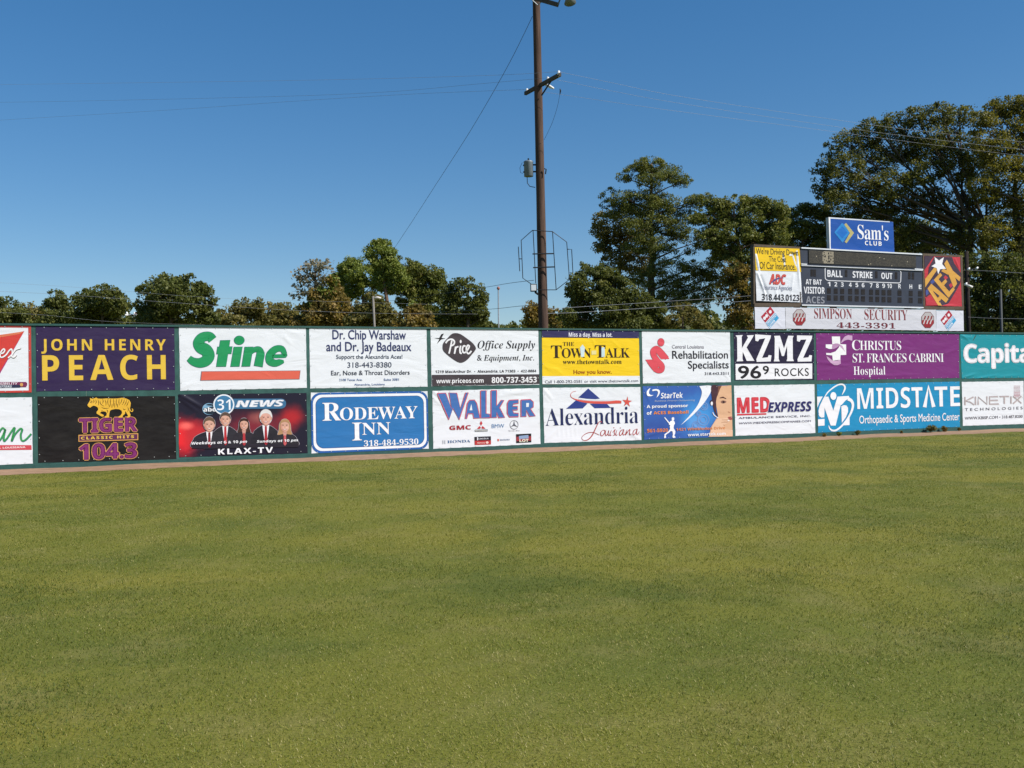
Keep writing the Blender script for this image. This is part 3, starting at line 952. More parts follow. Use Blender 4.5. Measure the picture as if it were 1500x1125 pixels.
s.text('Alexandria', 'serifb', 38, 640, 1395, 350, '1F2A58', weight=-.011, spacing=.96)
RD = 'B04A48'
s.stroke('script', pts_('865,590 850,575 815,590 770,680 720,780 660,840 600,850 570,820 590,780 660,740 740,735 800,760 830,775'), [6, 12, 10, 14, 16, 14, 8, 6, 8, 10, 8, 8, 3], RD, 2)
for st in ('880,700 850,730 848,775 875,780 905,740 905,705 880,700', '925,700 915,750 925,780 955,750 965,705 955,760 970,778 985,760', '1005,700 985,750 990,780 1005,770', '1020,735 1060,690 1045,730 1052,770 1025,780', '1085,700 1070,750 1075,778 1095,765',
           '1180,690 1140,710 1120,755 1135,778 1165,745 1185,690 1172,750 1185,772 1210,750', '1235,690 1220,740 1210,772 1245,720 1275,690 1268,740 1275,770 1300,750', '1378,680 1335,705 1318,750 1330,770 1362,738 1382,682 1372,745 1385,765 1415,720'):
    p = pts_(st)
    s.stroke('script', p, [4] + [11] * (len(p) - 2) + [4], RD, 2)
s.ell('script', 1040, 665, 8, 7, RD, 2); s.ell('script', 1135, 668, 8, 7, RD, 2)
s.finish()

# -- rehabilitation
s = Sign('banner', 'white banner with a coral S shaped figure beside black sans lettering', 'banner', Z6, [(53, 128), (745, 137), (752, 535), (62, 545)], group=G)
s.crease(700, 470, 745, 520, .04, .006); s.crease(190, 500, 330, 480, .05, .005)
s.sheet(WHITE)
for e, col, ly in ((6, 'A45A62', 1), (0, 'DC505C', 2)):
    s.ell('emblem', 203, 222, 25 + e / 2, 30 + e / 2, col, ly)
    s.stroke('emblem', pts_('252,348 200,290 168,270 142,292 150,330 180,370 208,405 205,436 178,442 148,420 108,372'), [28 + e, 32 + e, 38 + e, 42 + e, 42 + e, 38 + e, 42 + e, 44 + e, 40 + e, 36 + e, 28 + e], col, ly)
s.poly('emblem', pts_('80,358 150,356 178,400 190,408 180,418 150,455'), 'DC505C', 2); s.poly('emblem', pts_('270,352 205,355 170,310 160,300 175,285 215,280'), 'DC505C', 2)
s.text('Central Louisiana', 'sans', 290, 270, 540, 242, '8E8993', weight=.004)
s.text('Rehabilitation', 'sans', 292, 350, 728, 288, '2A2530', weight=.008)
s.text('Specialists', 'sans', 416, 428, 734, 366, '2A2530', weight=.008)
s.text('318.443.3311', 'sans', 546, 478, 734, 455, '4A4550', weight=.01)
s.finish()

# -- call centre
s = Sign('banner', 'blue banner with a white batter silhouette, orange text and a woman wearing a headset', 'banner', D5, [(12, 62), (1455, 48), (1478, 885), (38, 935)], group=G)
m = spot_material('call_centre_artwork', '33579C', [(0.35, 0.75, 1.0, 0.9, '3C86C4'), (-1.2, 0.3, 0.9, 0.5, '2E4A8C'), (0.3, 0.45, .5, .4, '5A92CC')])
s.crease(40, 880, 330, 800, .05, .012); s.crease(60, 800, 250, 730, .04, .008); s.crease(40, 110, 130, 330, .04, .012); s.crease(560, 850, 720, 790, .04, .006)
s.sheet(mat=m)
for gx, gy, gr in ((1000, 610, 92), (1010, 390, 60), (920, 510, 40), (880, 700, 60)):
    for f_ in (1.0, .55):
        s.stroke('gears', [(gx + gr * f_ * math.cos(i * math.pi / 14), gy + gr * f_ * math.sin(i * math.pi / 14)) for i in range(28)], 15, '6E92CC', 1, smooth=False, closed=True)
s.poly('swoosh', smooth_loop(pts_('935,62 1125,58 1118,160 1050,280 940,420 800,560 630,700'), 6, False) + smooth_loop(pts_('630,700 760,560 890,400 955,260 975,150 935,62'), 6, False), 'EDEEF4', 2)
# the woman's portrait
s.poly('portrait', pts_('1210,62 1455,50 1476,880 1090,888 1130,720 1200,610 1240,560 1212,400 1195,200'), 'DDB08C', 3)
s.poly('portrait', pts_('1130,62 1240,58 1262,130 1225,220 1205,330 1210,470 1235,560 1190,500 1160,400 1140,260'), '4A2F38', 4, smooth=True)
s.poly('portrait', pts_('1240,58 1300,55 1260,130 1228,230 1235,150'), '7A503F', 4)
s.poly('portrait', pts_('1262,250 1320,232 1372,262 1372,275 1320,256 1268,262'), '5A3830', 5)
s.poly('portrait', pts_('1280,318 1310,295 1350,300 1376,318 1345,340 1305,342'), '8A6458', 5, smooth=True); s.ell('portrait', 1328, 320, 17, 17, '35201E', 6)
s.poly('portrait', pts_('1400,470 1445,492 1430,500 1402,494'), 'C08A6A', 5)
s.poly('portrait', pts_('1385,585 1420,560 1465,562 1468,605 1425,612'), 'A0524C', 5, smooth=True)
s.poly('portrait', pts_('1090,885 1140,720 1190,630 1250,590 1320,590 1390,575 1412,600 1380,625 1320,640 1390,640 1412,662 1340,690 1330,720 1360,760 1476,780 1476,880'), 'E4BC9C', 6, smooth=False)
for st in ('1300,612 1350,610 1405,608', '1290,655 1340,650 1395,655', '1320,690 1345,705'):
    s.stroke('portrait', pts_(st), 7, 'B57F62', 7)
s.ell('portrait', 1408, 622, 20, 12, 'F0E0D6', 8)
s.stroke('headset', pts_('1130,290 1118,330 1140,370 1120,350'), 22, '3A3444', 7); s.ell('headset', 1135, 345, 18, 32, 'EDEDF2', 8)
s.stroke('headset', pts_('1150,490 1180,540 1240,580'), 13, 'E8E8EE', 8)
# emblem, batter, text
s.poly('emblem', smooth_loop(pts_('140,90 95,125 75,175 90,220 140,228 190,208'), 5, False) + smooth_loop(pts_('190,208 140,205 115,180 118,140 140,90'), 5, False), 'F2F2F6', 3)
s.poly('emblem', smooth_loop(pts_('170,120 230,110 280,125 292,165 270,215 235,250'), 5, False) + smooth_loop(pts_('235,250 255,200 262,160 235,135 170,145'), 5, False), 'F2F2F6', 3)
s.text('StarTek', 'sansb', 308, 262, 668, 160, 'F2F2F6', slant=.12)
s.text('Business Process Outsourcing', 'sansi', 208, 316, 862, 276, 'B9C3DA')
s.text('A proud sponsor', 'sansb', 78, 418, 750, 352, 'F2F2F6', weight=.01)
s.text('of', 'sansb', 80, 528, 162, 470, 'F2F2F6', weight=.01)
s.text('ACES Baseball', 'sansb', 190, 522, 756, 455, 'E68A3C', weight=.01)
s.text('561-5920', 'sansb', 84, 816, 424, 748, 'E08440', weight=.01)
s.text('1421 Wimbledon Drive', 'sansb', 556, 790, 1350, 716, 'DC8648', 9)
s.text('www.startek.com', 'sansb', 745, 878, 1358, 806, 'F2F2F6', 9)
s.poly('batter', pts_('362,575 375,568 432,635 442,655 470,628 492,622 482,598 488,575 508,566 526,580 524,612 512,625 530,640 538,670 520,700 515,745 530,770 545,800 538,840 525,865 545,890 545,900 508,906 496,890 504,850 498,800 470,790 440,820 410,838 385,862 395,895 372,912 360,900 368,860 362,852 380,835 430,800 458,760 452,715 462,700 440,690 438,668 424,655'), 'F2F2F6', 4)
s.finish()

# -- rock radio
s = Sign('banner', 'navy banner with large white western capitals over a white strip of digits', 'banner', Z7, [(77, 140), (708, 148), (712, 518), (85, 522)], group=G)
s.crease(480, 150, 560, 260, .04, .008)
s.sheet('26203C')
def slab(pl, dx=0):
    s.poly('lettering', pl, 'EFEDF2', 2)
slab(pts_('92,168 148,165 140,180 142,268 190,185 180,168 235,165 228,182 178,262 240,368 180,368 148,295 146,350 152,370 100,372 106,350 104,185'))
slab(pts_('245,160 370,168 366,190 300,345 345,340 352,322 374,325 368,372 258,376 255,355 325,190 278,198 268,215 248,210'))
slab(pts_('395,172 440,170 472,270 505,170 548,172 540,190 542,350 550,370 492,370 498,350 496,250 472,330 455,330 432,250 430,350 438,372 392,372 398,350 400,190'))
slab(pts_('574,168 694,170 690,195 622,345 664,340 672,322 692,325 688,372 580,374 578,355 648,200 604,202 594,218 574,212'))
s.poly('strip', pts_('92,392 694,388 694,508 94,516'), 'EFEDF2', 1)
s.text('96', 'sans', 112, 505, 292, 404, INK, 3, weight=.02); s.text('9', 'sans', 306, 472, 354, 406, INK, 3, weight=.02)
s.text('ROCKS', 'sans', 400, 488, 666, 424, INK, 3, spacing=1.1, weight=.006)
s.finish()

# -- ambulance service
s = Sign('banner', 'white banner with red and navy heavy slanted lettering over a red underline', 'banner', Z7, [(80, 562), (712, 550), (720, 935), (92, 957)], group=G)
s.crease(670, 850, 712, 910, .04, .007)
s.sheet(WHITE)
s.text('MED', 'sansb', 104, 774, 362, 650, 'D8434E', 2, weight=.03)
s.poly('underline', pts_('104,784 334,778 334,790 104,797'), 'CF3F4A', 1)
s.text('EXPRESS', 'sansbi', 346, 770, 690, 684, '2A2C66', 4, weight=.02, outline=('EFEDF2', .02))
s.text('AMBULANCE SERVICE, INC.', 'sans', 115, 824, 686, 792, '565268', spacing=1.05, weight=.014)
s.text('WWW.MEDEXPRESSCOMPANIES.COM', 'sans', 118, 866, 682, 832, '666378', weight=.012)
s.finish()

# -- purple hospital (double width)
s = Sign('banner', 'double width purple banner with a white cross emblem and white serif lettering', 'banner', Z8, [(70, 130), (1053, 137), (1055, 440), (78, 455)], group=G)
s.crease(85, 330, 330, 360, .06, .012); s.crease(960, 270, 1050, 240, .06, .012); s.crease(380, 430, 800, 415, .05, .01); s.crease(90, 150, 140, 160, .04, .008)
s.sheet('7A2F76')
s.crop = E4
PK, PL = 'C7A0C0', 'B58AB0'
s.poly('emblem', pts_('325,182 495,182 500,340 620,345 622,560 505,565 500,660 345,680 335,572 210,560 210,520 300,525 400,490 470,410 490,345 400,325 335,345'), 'F0EEF0', 2)
s.poly('emblem', pts_('200,345 335,345 332,438 270,438 200,410'), 'F0EEF0', 2)
s.poly('emblem', smooth_loop(pts_('332,438 400,425 460,385 488,345 430,325 370,335 340,350'), 5), PL, 3)
s.poly('emblem', pts_('490,345 545,375 600,500 560,450 480,375'), PK, 3)
s.poly('emblem', pts_('510,325 530,265 590,185 660,152 748,165 748,270 660,248 590,265'), 'C9A2C4', 2, smooth=False)
s.poly('emblem', pts_('215,585 270,620 345,680 420,685 505,655 510,740 440,772 370,772 300,725 240,655'), PK, 1.5)
s.crop = Z8
s.text('C', 'serifb', 318, 248, 372, 178, 'F2EFF3', weight=-.008); s.text('HRISTUS', 'serifb', 372, 247, 654, 184, 'F2EFF3', weight=-.008, spacing=.92)
s.text('ST. FRANCES CABRINI', 'serifb', 322, 333, 946, 270, 'F2EFF3', weight=-.008, spacing=.9)
s.text('Hospital', 'serifb', 328, 418, 545, 358, 'F2EFF3', weight=-.008)
s.finish()

# -- cyan sports medicine (double width)
s = Sign('banner', 'double width bright blue banner with a white M emblem inside an orbit ring', 'banner', Z8, [(76, 482), (1057, 463), (1060, 775), (85, 815)], group=G)
s.sheet('1F8CBC')
s.crop = E5
MW = 'F0EEF2'
s.poly('emblem', pts_('20,345 130,342 60,470 25,560'), MW, 2); s.poly('emblem', pts_('38,785 165,775 165,905 40,912'), MW, 2)
s.poly('emblem', pts_('160,345 240,345 335,615 415,345 635,330 648,370 570,420 500,500 478,510 380,905 285,905 165,560 160,745 100,750 60,720 48,620 70,530 130,400'), MW, 2)
s.poly('emblem', pts_('490,530 540,510 590,515 620,560 620,640 580,740 500,855'), MW, 2)
s.poly('emblem', pts_('505,880 600,780 650,720 650,895 540,900'), MW, 2)
s.stroke('emblem', pts_('500,315 545,230 560,160 520,110 430,115 320,180 220,270 140,400'), [4, 30, 34, 30, 28, 26, 22, 10], MW, 3)
s.stroke('emblem', pts_('245,900 265,960 320,1000 400,990 500,910 600,790 680,650 715,520 690,430 620,385'), [6, 24, 36, 36, 34, 34, 40, 46, 56, 70], MW, 3)
s.ell('emblem', 335, 332, 62, 78, '1F8CBC', 4); s.ell('emblem', 335, 332, 58, 76, MW, 5)
s.crop = Z8
s.text('MIDST', 'sansb', 354, 653, 800, 500, MW, spacing=1.0, weight=-.004)
s.stroke('lettering#A', pts_('816,640 842,498 878,638'), 26, MW, 2, smooth=False)
s.text('TE', 'sansb', 886, 637, 1056, 496, MW, spacing=1.0, weight=-.004)
s.text('Orthopaedic & Sports Medicine Center', 'sans', 368, 752, 1054, 676, MW, weight=.008)
s.finish()

# -- teal bank, cut by the right edge
s = Sign('banner', 'teal banner with large white rounded lettering, cut by the right picture edge', 'banner', D6, [(42, 68), (703, 60), (703, 512), (60, 525)], group=G, width=('right', 6.78))
s.crease(55, 85, 190, 110, .05, .016); s.crease(55, 75, 160, 150, .04, .012); s.crease(70, 515, 220, 470, .04, .018); s.crease(230, 520, 480, 480, .04, .016); s.crease(420, 505, 680, 490, .04, .012); s.crease(210, 75, 165, 155, .03, -.012)
s.sheet('1F8F9C')
s.text('Capital', 'sansb', 78, 358, 828, 158, 'F2EEF4', weight=.025, spacing=.93)
s.finish()

# -- kinetic technology banner
s = Sign('banner', 'white banner with thin grey beige lettering and a dotted fingertip emblem', 'banner', D6, [(60, 558), (697, 548), (703, 992), (72, 1012)], group=G)
s.sheet(WHITE)
KX = 'B3A5A6'
for dx, dy, h, ly in ((5, 4, 'D6CDCC', 1), (0, 0, KX, 2)):
    for st in ('92,712 92,795', '180,712 96,755 140,762 185,792', '200,708 200,792', '228,792 228,712 318,788 318,706', '430,708 345,710 345,786 440,784', '345,748 430,746', '448,708 545,706', '497,706 497,782', '566,706 566,780', '588,706 632,742 672,776', '672,704 632,742 588,780'):
        s.stroke('lettering#k', [(x + dx, y + dy) for x, y in pts_(st)], 12, h, ly, smooth=False)
s.text('TECHNOLOGIES', 'sans', 92, 858, 686, 812, '5C5660', spacing=1.6, weight=.006)
s.text('WWW.KBISP.COM • 318.487.8200', 'sans', 92, 948, 686, 898, '55505A', weight=.004)
for i in range(9):
    for j in range(6):
        x, y = 600 + 11.5 * j, 600 + 14 * i
        if (x - 629) ** 2 / 36 ** 2 + max(0, y - 680) ** 2 / 42 ** 2 < 1:
            s.ell('dots', x, y, 4.2, 4.6, 'B8586A' if i > 4 else 'C8A8AE', 1, n=8)
s.finish()

# ================================================================== scoreboard behind the wall
SB, SM, AX, AD, SI, SC = (1080, 300, 4.2857), (1200, 310, 12.5), (1340, 365, 9.0), (1100, 355, 8.34), (1150, 440, 7.143), (1165, 355, 7.692)
steel = plain('dark_steel', (0.035, 0.037, 0.042), 0.55, 0.3, 0.2, 6, 0.05)
brown = plain('weathered_timber', (0.085, 0.062, 0.042), 0.8, 0, 0.35, 9, 0.3)
navy = plain('scoreboard_paint', (0.030, 0.036, 0.055), 0.45, 0, 0.15, 4, 0.03)
alu = plain('white_trim', (0.62, 0.63, 0.65), 0.4, 0.1, 0.08, 6)

s = Sign('scoreboard', 'dark navy baseball scoreboard with white inning numbers and a lamp message panel', 'scoreboard', SB, [(398, 268), (1160, 308), (1166, 648), (402, 632)], y0=BOARD_Y, off=0.0)
sbroot = s.root
def local_quad(sign, pts):
    return [sign.pt(*p) for p in pts]
b = MB(); b.prism(local_quad(s, [(402, 632), (1166, 648), (1160, 308), (398, 268)]), 0.0, 0.42); b.build('cabinet', navy, sbroot)
b = MB(); b.prism(local_quad(s, [(446, 368), (1120, 396), (1118, 322), (445, 284)]), -0.03, -0.002); b.build('message_panel', plain('lamp_panel', (0.022, 0.020, 0.018), 0.5, 0, .2, 5), sbroot)
for q in ([(398, 275), (1156, 316), (1156, 308), (398, 267)], [(398, 376), (434, 378), (434, 371), (398, 369)], [(1110, 407), (1162, 410), (1162, 403), (1110, 400)],
          [(398, 384), (1160, 415), (1160, 411), (398, 380)], [(402, 634), (1165, 650), (1165, 642), (402, 626)]):
    b = MB(); b.prism(local_quad(s, q), -0.045, -0.001); b.build('trim', alu, sbroot)
# lamp grid of the message panel
dots_v, dots_f, dots_m = [], [], []
for i in range(96):
    for j in range(12):
        u, w = (i + .5) / 96, (j + .7) / 12.5
        x0, z0 = s.pt(448 + 668 * u, (286 + 36 * u) * (1 - w) + (366 + 28 * u) * w)
        hot = 1 if (0.12 < u < 0.225 and rnd.random() < .75) else (1 if rnd.random() < .008 else 0)
        k = len(dots_v); r = 0.014 if not hot else 0.017
        dots_v += [(x0 - r, -0.034, z0 - r), (x0 + r, -0.034, z0 - r), (x0 + r, -0.034, z0 + r), (x0 - r, -0.034, z0 + r)]
        dots_f.append((k, k + 1, k + 2, k + 3)); dots_m.append(hot if hot else (2 if rnd.random() < .5 else 0))
mesh_obj('lamp_grid', dots_v, dots_f, [plain('lamp_off', (0.06, 0.052, 0.038), .4), plain('lamp_sunlit', (0.42, 0.36, 0.26), .35), plain('lamp_dusty', (0.10, 0.085, 0.06), .4)], sbroot, dots_m)
s.crop = SC
s.stroke('count_frame', pts_('345,278 1165,312 1182,322 1190,340 1186,440 1178,455 1160,458 370,430 348,422 336,405 334,298'), 9, 'DDDDE2', 3, smooth=False, closed=True)
for t, a in (('BALL', (360, 388, 528, 318)), ('STRIKE', (645, 398, 866, 332)), ('OUT', (968, 410, 1092, 345)), ('AT BAT', (116, 472, 296, 420)), ('VISITOR', (96, 574, 330, 505))):
    s.text(t, 'sansb', *a, 'E6E6EA', 2, weight=.01)
s.text('ACES', 'sansb', 118, 684, 328, 612, '8E9098', 2, weight=.01)
s.text('Daktronics', 'sans', 720, 430, 792, 412, '9A9CA6', 2)
for t, x in (('1', 378), ('2', 455), ('3', 528), ('4', 618), ('5', 692), ('6', 762), ('7', 853), ('8', 924), ('9', 994), ('10', 1060), ('R', 1174), ('H', 1300), ('E', 1405)):
    w = 26 if t == '10' else 15
    y = 494 + (x - 378) * .031
    s.text(t, 'sansb', x - w, y, x + w, y - 48, 'E2E2E6', 2, weight=.006)
    for row in (0, 1):
        if t == '10':
            pass
        zz = y + 22 + row * 78
        s.poly('digit_display#%s%d' % (t, row), [(x - 22, zz), (x + 22, zz + 1), (x + 22, zz + 62), (x - 22, zz + 61)], '201D20', 1)
        for (ax, ay) in ((0, -22), (0, 0), (0, 22), (-13, -11), (13, -11), (-13, 11), (13, 11)):
            s.ell('digit_display#%s%d' % (t, row), x + ax, zz + 31 + ay, 3.4, 3.4, '38302C', 2, n=6)
for x, y in ((185, 345), (218, 346), (572, 350), (912, 365), (1135, 375), (1285, 375), (1325, 378)):
    s.poly('digit_display#%d' % x, [(x - 14, y - 40), (x + 14, y - 39), (x + 14, y + 40), (x - 14, y + 39)], '201D20', 1)
    for (ax, ay) in ((0, -26), (0, 0), (0, 26), (-9, -13), (9, -13), (-9, 13), (9, 13)):
        s.ell('digit_display#%d' % x, x + ax, y + ay, 3.4, 3.4, '38302C', 2, n=6)
s.finish()
# legs that carry the board, hidden low down by the wall
s.crop = SB
for x in (430, 660, 900, 1130):
    xa, za = s.pt(x, 600)
    b = MB(); b.box((xa - 0.1, 0.44, -s.z0), (xa + 0.1, 0.62, za)); b.build('support_post', steel, sbroot)

# insurance banner in its frame
s = Sign('framed_banner', 'yellow and white banner sagging in a dark frame left of the scoreboard', 'banner', SB, [(105, 248), (398, 266), (402, 634), (110, 636)], y0=BOARD_Y, off=0.0)
b = MB(); b.prism(local_quad(s, [(110, 636), (402, 634), (398, 268), (105, 250)]), 0.16, 0.24); b.build('backing_board', steel, s.root)
for q in ([(104, 262), (396, 281), (396, 264), (104, 246)], [(108, 640), (404, 640), (404, 618), (108, 616)], [(103, 622), (113, 622), (111, 262), (101, 262)], [(392, 618), (402, 618), (397, 281), (388, 281)]):
    b = MB(); b.prism(local_quad(s, q), 0.0, 0.16); b.build('frame', brown, s.root)
s.crop = AD
s.c = local_quad(s, [(45, 60), (590, 78), (630, 735), (68, 715)])
for a in ((80, 380, 195, 690, .05, .05), (60, 150, 110, 400, .05, .035), (120, 420, 230, 720, .06, -.04), (560, 120, 600, 600, .05, .03), (390, 150, 420, 340, .05, .02), (520, 400, 480, 680, .05, .018), (300, 560, 320, 720, .05, .015), (500, 130, 560, 330, .04, .02)):
    s.crease(*a)
s.off = 0
o = s.sheet(WHITE, nails=False)
s.poly('yellow_half', pts_('45,60 110,62 180,65 250,67 320,70 390,72 460,74 530,76 590,78 596,150 600,220 606,290 612,362 540,356 470,354 400,352 330,350 260,348 190,346 120,344 58,342 54,270 50,200 48,130'), 'EFC526', 4)
s.text("We're Driving Down", 'sans', 60, 140, 572, 88, '4A4228', 6, weight=.01)
s.text('The Cost', 'sans', 216, 235, 428, 175, '4A4228', 6, weight=.01)
s.text('Of Car Insurance.', 'sans', 104, 322, 540, 255, '4A4228', 6, weight=.01)
s.text('ADC', 'sansbi', 222, 508, 428, 390, 'D65A52', 6, weight=.03)
s.stroke('lettering#swash', pts_('240,500 290,460 340,440 400,434'), [4, 20, 12, 3], '4A4C86', 7)
s.text('Insurance Agencies', 'sans', 150, 575, 498, 528, '8C93A8', 6, weight=-.004)
s.text('318.443.0123', 'sansb', 132, 706, 588, 640, '3B3A40', 6, weight=-.002)
s.poly('tear', pts_('462,160 478,140 510,158 480,170'), 'F4F2F2', 8)
s.finish()

# star emblem banner in its timber frame
s = Sign('framed_banner', 'red banner with slanted gold letters and white star in a timber frame', 'banner', AX, [(110, 55), (610, 90), (640, 795), (120, 790)], y0=BOARD_Y, off=0.0)
b = MB(); b.prism(local_quad(s, [(122, 780), (638, 790), (608, 90), (112, 60)]), 0.10, 0.2); b.build('backing_board', steel, s.root)
for q in ([(108, 85), (628, 105), (628, 80), (108, 55)], [(118, 798), (650, 800), (650, 755), (118, 748)], [(112, 750), (138, 750), (128, 84), (106, 84)], [(622, 757), (648, 757), (630, 104), (602, 103)]):
    b = MB(); b.prism(local_quad(s, q), 0.0, 0.10); b.build('frame', brown, s.root)
s.c = local_quad(s, [(122, 88), (598, 104), (622, 756), (138, 748)])
s.crease(530, 130, 600, 300, .04, .02); s.crease(150, 740, 600, 748, .04, .02)
s.sheet('C23A46', nails=False)
DP = '463848'
s.poly('backdrop', pts_('125,90 250,95 130,270'), DP, 4)
s.poly('backdrop', pts_('185,240 262,100 490,105 520,190 602,310 602,440 560,520 450,705 430,720 345,745 300,745 140,620 135,500 165,420'), DP, 4)
s.poly('backdrop', pts_('142,640 210,590 300,742 145,735'), 'C23A46', 5)
s.poly('backdrop', pts_('202,430 240,395 262,430 225,462'), '4A5796', 5); s.poly('backdrop', pts_('142,545 175,525 178,590 145,610'), '4A5796', 5)
AG = 'D9A24C'
for i, pl in enumerate(('255,240 298,265 168,455 135,505 132,395', '165,520 215,455 442,655 408,708 345,655 325,690 350,745 300,742',
           '248,405 285,368 480,590 440,640', '248,405 330,312 360,342 285,425', '340,455 400,395 425,425 372,490', '415,600 500,500 525,530 445,640',
           '385,190 420,140 500,285 555,455 512,515 440,330', '345,290 375,258 450,292 500,285 600,370 585,425 480,330 430,335')):
    s.poly('lettering', pts_(pl), AG, 6 + .2 * i)
s.poly('lettering', pts_('232,545 322,615 302,642'), DP, 9)
s.poly('backdrop', pts_('375,375 402,345 436,375 408,405'), 'C23A46', 5); s.poly('backdrop', pts_('445,470 478,448 502,480 470,512'), 'C23A46', 5)
s.poly('star', pts_('255,102 315,150 380,105 356,195 408,258 330,265 305,332 284,250 215,226 270,190'), 'F1EFF2', 10)
s.finish()

# the row of three panels under the board
def octagon(cx, cy, r, p):
    s.poly(p, [(cx + r * 1.06 * math.cos(math.pi / 8 + i * math.pi / 4), cy + r * 1.35 * math.sin(math.pi / 8 + i * math.pi / 4)) for i in range(8)], '7E5A5A', 1)
    o8 = [(cx + r * .96 * math.cos(math.pi / 8 + i * math.pi / 4), cy + r * 1.24 * math.sin(math.pi / 8 + i * math.pi / 4)) for i in range(8)]
    s.poly(p, o8, 'BDB6B4', 2)
    s.poly(p, [(cx + r * .9, cy + 2), (cx + r * .9, cy + r * .48), (cx + r * .38, cy + r * 1.15), (cx - r * .38, cy + r * 1.15), (cx - r * .9, cy + r * .48), (cx - r * .9, cy + 2)], '9C2E34', 3)
    for k in (-.5, 0, .5):
        s.stroke(p, [(cx + r * (k - .08), cy + r * .1), (cx + r * (k + .14), cy - r * .62)], r * .2, '8C3036', 4, smooth=False)
        s.stroke(p, [(cx + r * (k - .16), cy + r * .62), (cx + r * (k + .06), cy - r * .05)], r * .17, 'D5CECC', 5, smooth=False)
s = Sign('panel_sign', 'long grey white panel with maroon serif lettering between two octagon emblems', 'sign', SB, [(302, 644), (1247, 657), (1250, 790), (304, 778)], y0=BOARD_Y, off=0.0)
b = MB(); b.prism(local_quad(s, [(304, 778), (1250, 790), (1247, 657), (302, 644)]), 0.004, 0.06); b.build('backing_board', steel, s.root)
s.sheet('D6D5DA', nails=False)
s.crop = SI
s.text('SIMPSON', 'serifb', 306, 190, 698, 88, '8A3A3E', weight=-.012, spacing=.95)
s.text('SECURITY', 'serifb', 832, 202, 1280, 100, '8A3A3E', weight=-.012, spacing=.95)
s.text('443-3391', 'serifb', 540, 288, 1152, 236, '74303A', weight=-.002, spacing=1.05)
octagon(148, 178, 68, 'emblem#l'); octagon(1492, 205, 68, 'emblem#r')
s.finish()
def pizza(s, pts, p):
    P = [Vector(q) for q in pts]                      # top, right of red, bottom, left corner of the whole tile
    top, rt, bt, lt = P
    def q(u, w):
        a = top.lerp(lt, u); c = rt.lerp(bt, u)
        return tuple(a.lerp(c, w))
    s.poly(p, [q(0, 0), q(0, .5), q(1, .5), q(1, 0)], 'B23040', 1)
    s.poly(p, [q(.485, 0), q(.485, .5), q(.515, .5), q(.515, 0)], 'EDEBEE', 2)
    for u, w in ((.24, .25), (.64, .25), (.86, .25)):
        c = q(u, w); s.ell(p, c[0], c[1], 17, 21, 'F0EEF0', 3)
    s.poly(p, [q(0, .56), q(0, 1), q(1, 1), q(1, .56)], '3CA0CE', 1)
    s.poly(p, [q(.03, .60), q(.03, .76), q(1, .76), q(1, .60)], 'DCEAF2', 2)
    s.poly(p, [q(.36, .82), q(.36, .97), q(1, .97), q(1, .82)], 'E4EEF4', 2)
    s.text3("Domino's", 'sansb', q(.97, .745), q(.05, .745), q(.97, .615), '2F7FB8', 3)
    s.text3('Pizza', 'sansb', q(.93, .955), q(.42, .955), q(.93, .835), '2F7FB8', 3)
s = Sign('panel_sign', 'small white pizza sign with red and blue tile at the left end under the scoreboard', 'sign', AD, [(45, 790), (418, 795), (424, 1060), (52, 1055)], y0=BOARD_Y, off=0.0)
b = MB(); b.prism(local_quad(s, [(52, 1055), (424, 1060), (418, 795), (45, 790)]), 0.004, 0.06); b.build('backing_board', steel, s.root)
s.crease(320, 980, 390, 1045, .03, .008)
s.sheet('DEDEE6', nails=False)
pizza(s, [(236, 783), (342, 925), (228, 1054), (122, 908)], 'emblem')
s.finish()
s = Sign('panel_sign', 'small white pizza sign with red and blue tile at the right end under the scoreboard', 'sign', AX, [(282, 810), (642, 808), (648, 1080), (284, 1078)], y0=BOARD_Y, off=0.0)
b = MB(); b.prism(local_quad(s, [(284, 1078), (648, 1080), (642, 808), (282, 810)]), 0.004, 0.06); b.build('backing_board', steel, s.root)
s.crease(600, 830, 640, 870, .03, .008)
s.sheet('DEDEE6', nails=False)
pizza(s, [(448, 802), (545, 940), (440, 1078), (338, 932)], 'emblem')
s.finish()

# illuminated box sign on top
s = Sign('box_sign', 'blue box sign with white lettering and a diamond emblem on top of the scoreboard', 'sign', SM, [(170, 100), (1355, 188), (1378, 745), (195, 690)], y0=BOARD_Y + 0.02, off=0.0)
b = MB(); b.prism(local_quad(s, [(195, 688), (1378, 740), (1355, 188), (170, 102)]), 0.004, 0.16); b.build('cabinet', plain('sign_cabinet', (0.42, 0.43, 0.44), .45, .2, .12, 5), s.root)
s.sheet('2053A4', nails=False, name='face')
s.poly('edge_trim', pts_('170,100 202,102 210,690 192,690'), 'EDEDF2', 1); s.poly('edge_trim', pts_('202,102 1290,180 1290,196 202,128'), 'D9DEEA', 1)
s.poly('emblem', pts_('275,380 415,205 470,250 560,380 425,570'), '2C86CC', 1); s.poly('emblem', pts_('310,380 420,270 520,380 420,490'), '1F6DC0', 2)
s.poly('emblem', pts_('455,235 490,208 635,390 498,580 465,555 560,390'), 'B9AE74', 3)
s.text("Sam's", 'serifb', 702, 498, 1262, 262, 'F2F2F6', weight=-.004, spacing=.94, fit=None)
s.text('CLUB', 'sansb', 836, 612, 1140, 548, 'F2F2F6', spacing=1.25)
s.crease(1230, 215, 1310, 190, .03, .012)
s.finish()

